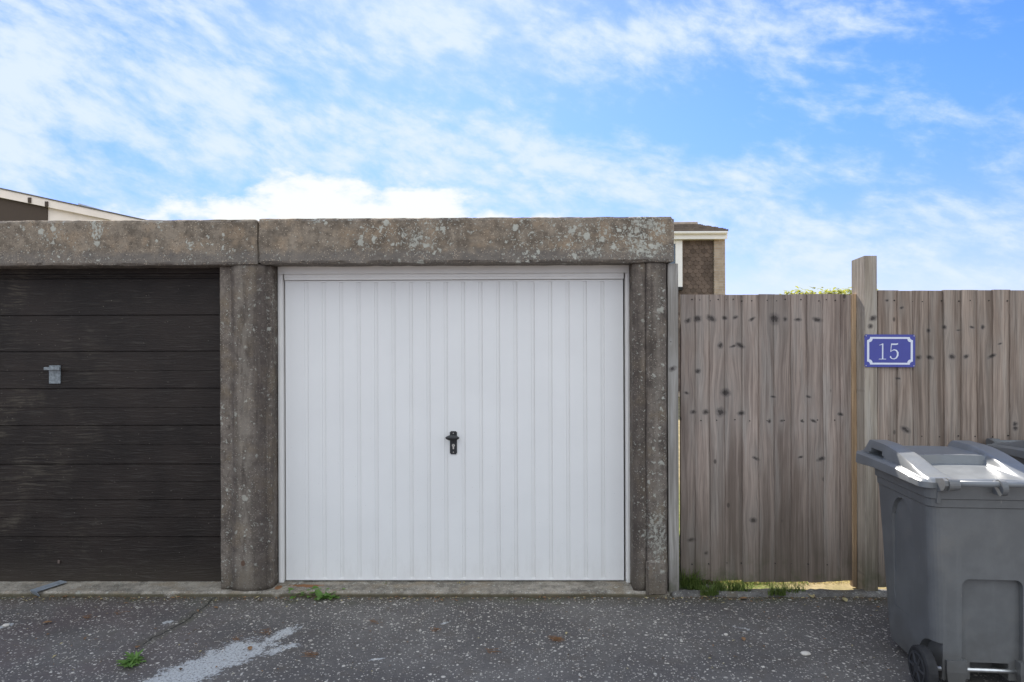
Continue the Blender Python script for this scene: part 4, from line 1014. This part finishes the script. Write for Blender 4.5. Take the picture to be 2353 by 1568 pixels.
def blade(bm, base, h, lean, ang, w, rng):
    d = Vector((math.cos(ang), math.sin(ang), 0)); n = Vector((-d.y, d.x, 0)) * w
    pr = []; r_ = rng.random()
    for k in range(4):
        u = k / 3; c = Vector(base) + Vector((0, 0, h * (u - .25 * lean * u * u))) + d * (h * lean * u * u)
        pr.append((bm.verts.new(c - n * (1 - u * .92)), bm.verts.new(c + n * (1 - u * .92))))
    for a_, c_ in zip(pr, pr[1:]): bm.faces.new((a_[0], a_[1], c_[1], c_[0]))
    set_rnd(bm, [v for q in pr for v in q], r_)
def tuft(name, mat, c, n, rad, h, label, group, seed, cat="grass tuft"):
    rg = random.Random(seed); bm = bmesh.new(); bm.verts.layers.float.new('rnd')
    for i in range(n):
        a_ = rg.uniform(0, 6.28); r_ = rad * math.sqrt(rg.random())
        blade(bm, (c.x + r_ * math.cos(a_), c.y + r_ * .35 * math.sin(a_), c.z - .005), h * rg.uniform(.45, 1.1), rg.uniform(.1, 1.0), rg.uniform(0, 6.28), rg.uniform(.0018, .0042), rg)
    return tag(link(name, bm, mat), label, cat, group)
gg = "grass tufts along the foot of the gate"
for px, py, n, rad, hh, lab, sd in [(1578, 1347, 230, .085, .145, "tall green grass tuft at the gate's left foot beside the silver post", 1), (1602, 1352, 90, .07, .09, "short grass tuft just right of the tallest tuft at the gate foot", 2), (1668, 1357, 160, .08, .095, "middle green grass tuft in the gap under the gate", 3), (1704, 1358, 90, .06, .08, "small grass tuft right of the middle tuft under the gate", 9),
                                   (1785, 1366, 120, .06, .085, "low grass tuft on the kerb under the gate's right half", 4), (1828, 1360, 60, .07, .07, "sparse grass tuft nearest the tall post", 5), (1630, 1366, 110, .06, .08, "low grass tuft spilling over the kerb stones", 6)]:
    c = G(px, py, .02); tuft("grass_tuft", M['grass'], c, n, rad, hh, lab, gg, sd)
tuft("grass_tuft", M['grass'], G(1405, 1364, .002), 26, .05, .05, "thin grass tuft at the step before the white door's right end", gg, 12)
tuft("grass_tuft", M['grass'], G(885, 1342, .03), 8, .012, .022, "tiny grass tuft under the white door on the step", gg, 13)
tuft("grass_tuft", M['straw'], G(1060, 1340, .03), 18, .03, .018, "little dry brown grass tuft below the white door's handle", gg, 14)
# lawn grass seen through the gap: nobody could count the blades
rg = random.Random(8); bm = bmesh.new(); bm.verts.layers.float.new('rnd')
for i in range(5200):
    x = rg.uniform(1.0, 2.45); y = 4.62 + abs(rg.gauss(0, .35)); h_ = rg.uniform(.02, .07)
    if x > 1.75: h_ *= .55
    blade(bm, (x, y, -.004), h_, rg.uniform(.1, 1), rg.uniform(0, 6.28), .002, rg)
tag(link("grass", bm, M['straw']), kind='stuff')
bm = bmesh.new(); bm.verts.layers.float.new('rnd')
for i in range(1500):
    x = rg.uniform(1.0, 1.95); y = 4.60 + abs(rg.gauss(0, .3)); blade(bm, (x, y, -.004), rg.uniform(.03, .09), rg.uniform(.1, 1), rg.uniform(0, 6.28), .0022, rg)
tag(link("grass", bm, M['grass']), kind='stuff')
def leaf(bm, base, dirv, l, wd_, droop, rng, lobes=0):
    d = Vector(dirv).normalized(); sd = d.cross(Vector((0, 0, 1)));
    sd = sd.normalized() if sd.length > 1e-4 else Vector((1, 0, 0))
    up = sd.cross(d); N_ = 8; rows = []; r_ = rng.random()
    for k in range(N_ + 1):
        u = k / N_; ww = wd_ * (math.sin(math.pi * min(1, u * .92 + .06)) ** .8)
        if lobes: ww *= .55 + .45 * abs(math.sin(u * math.pi * lobes))
        c = Vector(base) + d * l * u - Vector((0, 0, 1)) * droop * l * u * u
        rows.append([bm.verts.new(c - sd * ww + up * ww * .25), bm.verts.new(c), bm.verts.new(c + sd * ww + up * ww * .25)])
    for a_, c_ in zip(rows, rows[1:]):
        for q in (0, 1): bm.faces.new((a_[q], a_[q + 1], c_[q + 1], c_[q]))
    set_rnd(bm, [v for q in rows for v in q], r_)
def weed(name, centres, n, l, wd_, lab, seed, lobes=0):
    rg = random.Random(seed); bm = bmesh.new(); bm.verts.layers.float.new('rnd')
    for c in centres:
        for i in range(n):
            a_ = 2 * math.pi * i / n + rg.uniform(-.3, .3); up = rg.uniform(.1, .9)
            leaf(bm, (c.x, c.y, c.z + .004), (math.cos(a_), math.sin(a_), up), l * rg.uniform(.6, 1.15), wd_ * rg.uniform(.7, 1.2), rg.uniform(.1, .45), rg, lobes)
    return tag(link(name, bm, M['weed']), lab, "weed", "weeds growing in the asphalt")
weed("weed", [G(680, 1370), G(700, 1367), G(728, 1366), G(738, 1376), G(772, 1364), G(716, 1369), G(752, 1370), G(690, 1364), G(742, 1366), G(762, 1374)], 8, .076, .021, "broad leaved green weed sprouting along the step before the white door", 21)
weed("weed", [G(292, 1530), G(300, 1524), G(309, 1520), G(296, 1536), G(314, 1526), G(304, 1514)], 9, .070, .0085, "small bright green weed with narrow leaves in the asphalt at lower left", 22, 2)
# shrub whose sunlit top shows over the gate
YT = 8.5
tr = thing("shrub", "yellow green shrub whose sunlit top shows just above the gate", "shrub", (P(1885, 700, YT).x, YT, 0))
bm = bmesh.new(); bm.verts.layers.float.new('rnd'); rg = random.Random(31)
topz = P(1885, 667, YT).z; x_l, x_r = P(1815, 700, YT).x, P(1955, 700, YT).x
for i in range(4200):
    u = rg.random(); x = x_l + (x_r - x_l) * u + rg.gauss(0, .03)
    prof_h = topz - .05 + .045 * math.sin(u * 9 + 1) + .035 * math.sin(u * 23) - (.06 if .22 < u < .30 else 0) - .10 * (abs(u - .55) * 1.4) ** 3
    z = prof_h - abs(rg.gauss(0, .28)); y = YT + rg.gauss(0, .28)
    if z < .9: continue
    a_ = rg.uniform(0, 6.28); leaf(bm, (x, y, z), (math.cos(a_), math.sin(a_), rg.uniform(-.2, 1.0)), rg.uniform(.05, .085), .016, .3, rg)
rel(link("crown", bm, M['shrub']), tr)
bm = bmesh.new()
for k in range(5):
    a_ = k * 1.3; cyl(bm, (tr.location.x, YT, -.02), (tr.location.x + .25 * math.cos(a_), YT + .2 * math.sin(a_), topz - .35), .03, .008, 8)
rel(link("trunk", bm, M['bark']), tr)

# ------------------------------------------------------------------ litter on the asphalt
def pebble(px, py, sx, sy, sz, lab, seed, mat='stone', grp="pebbles on the asphalt"):
    c = G(px, py); bm = bmesh.new(); r_ = bmesh.ops.create_icosphere(bm, subdivisions=3, radius=1)
    for v in bm.verts:
        n = 1 + .18 * noise.noise(v.co * 1.6 + Vector((seed, 0, 0))); v.co = Vector((c.x + v.co.x * sx * n, c.y + v.co.y * sy * n, sz * .7 + v.co.z * sz * n))
    return tag(link("pebble", bm, M[mat], None, True), lab, "pebble", grp)
pebble(1851, 1505, .026, .018, .010, "large smooth cream pebble on the asphalt left of the wheelie bin", 1)
pebble(1833, 1497, .02, .014, .005, "flat grey stone flake beside the large cream pebble", 5, 'kerb')
pebble(14, 1439, .020, .016, .008, "whitish pebble at the left edge of the asphalt", 2)
pebble(1668, 1460, .012, .009, .006, "small pale stone in the middle of the asphalt right of the door", 3)
pebble(1592, 1350, .020, .016, .014, "grey round stone at the gate foot between the grass tufts", 6, 'kerb')
pebble(1622, 1352, .022, .016, .014, "pale grey stone on the kerb under the gate", 7, 'kerb')
def needles(px, py, n, r0, lab, seed):
    c = G(px, py); rg = random.Random(seed); bm = bmesh.new()
    for i in range(n):
        a_ = rg.gauss(2.6, .7); l = r0 * rg.uniform(.5, 1.2); o = Vector((rg.gauss(0, r0 * .35), rg.gauss(0, r0 * .3), rg.uniform(.003, .012)))
        d = Vector((math.cos(a_), math.sin(a_), rg.uniform(-.05, .1))) * l; cyl(bm, c + o - d * .5, c + o + d * .5, .0012, .0008, 4)
    return tag(link("needle_clump", bm, M['needle']), lab, "dead needles", "brown needle litter on the asphalt")
for px, py, n, r0, lab, sd in [(1276, 1471, 40, .05, "largest clump of rusty brown needles on the asphalt before the white door", 1), (612, 1455, 14, .05, "brown needles near the pale paint spill", 2), (860, 1432, 10, .04, "few brown needles before the left half of the white door", 3),
                              (200, 1345 + 75, 12, .045, "brown twiggy needles below the black door", 4), (268, 1412, 8, .05, "thin line of needles left of the crack", 5), (715, 1505, 18, .05, "scattered needles right of the pale paint spill", 6), (1000, 1450, 12, .04, "sparse needles below the door handle", 7), (1130, 1500, 12, .045, "faint needles in the lower middle of the asphalt", 8), (545, 1470, 12, .04, "needles just above the pale paint spill", 10)]:
    needles(px, py, n, r0, lab, sd)
def dead_leaf(px, py, l, lab, seed, mat='deadleaf', z=0.0):
    c = G(px, py, z); rg = random.Random(seed); bm = bmesh.new(); bm.verts.layers.float.new('rnd')
    a_ = rg.uniform(0, 6.28); leaf(bm, (c.x, c.y, z + .006), (math.cos(a_), math.sin(a_), .25), l, l * .32, .1, rg)
    return tag(link("dead_leaf", bm, M[mat]), lab, "leaf", "dead leaves on the ground")
for px, py, l, lab, sd, mt in [(1743, 1372, .04, "small straw coloured leaf under the gate's middle", 1, 'strawleaf'), (1700, 1378, .05, "brown leaf at the kerb left of the straw leaf", 2, 'deadleaf'), (1868, 1376, .06, "long pale straw leaf at the kerb near the tall post", 3, 'strawleaf'), (1945, 1385, .05, "tan leaf on the asphalt near the wheelie bin's side", 4, 'strawleaf'),
                              (120, 1432, .05, "curled brown leaf on the asphalt below the metal strip", 5, 'deadleaf'), (318, 1487, .04, "brown leaf just above the weed rosette", 6, 'deadleaf'), (575, 1497, .04, "brown leaf below the right end of the paint spill", 7, 'deadleaf'), (1710, 1475, .035, "reddish brown leaf in the asphalt left of the large pebble", 8, 'deadleaf'), (500, 1400, .03, "brown leaf beside the crack under the middle pier", 11, 'deadleaf')]:
    dead_leaf(px, py, l, lab, sd, mt)

# crumbs of leaf, bark and soil gathered along the step and kerb: nobody could count them
rg = random.Random(77); bm = bmesh.new()
for i in range(1500):
    px = rg.uniform(-40, 2080); base_y = 4.362 - abs(rg.gauss(0, .035)) if rg.random() < .75 else rg.uniform(3.3, 4.36)
    q = P(px, 1380, base_y); x = q.x; s_ = rg.uniform(.003, .011) * (1 if rg.random() < .9 else 1.8)
    if noise.noise(Vector((x * 2.3, 0, 0))) < -.15 and rg.random() < .7: continue
    a_ = rg.uniform(0, 6.28); d = Vector((math.cos(a_), math.sin(a_), rg.uniform(-.2, .2))) * s_; n = Vector((-math.sin(a_), math.cos(a_), rg.uniform(-.4, .4))) * s_ * rg.uniform(.2, .6)
    c = Vector((x, base_y, .003 + s_ * .3)); up = Vector((0, 0, s_ * .25))
    vs4 = [bm.verts.new(w_) for w_ in (c - d, c - n + up, c + d, c + n + up)]
    f = bm.faces.new(vs4); f.material_index = rg.choice((0, 0, 1, 2, 2))
tag(link("leaf_litter", bm, None, mats=[M['deadleaf'], M['strawleaf'], M['bark']]), kind='stuff')
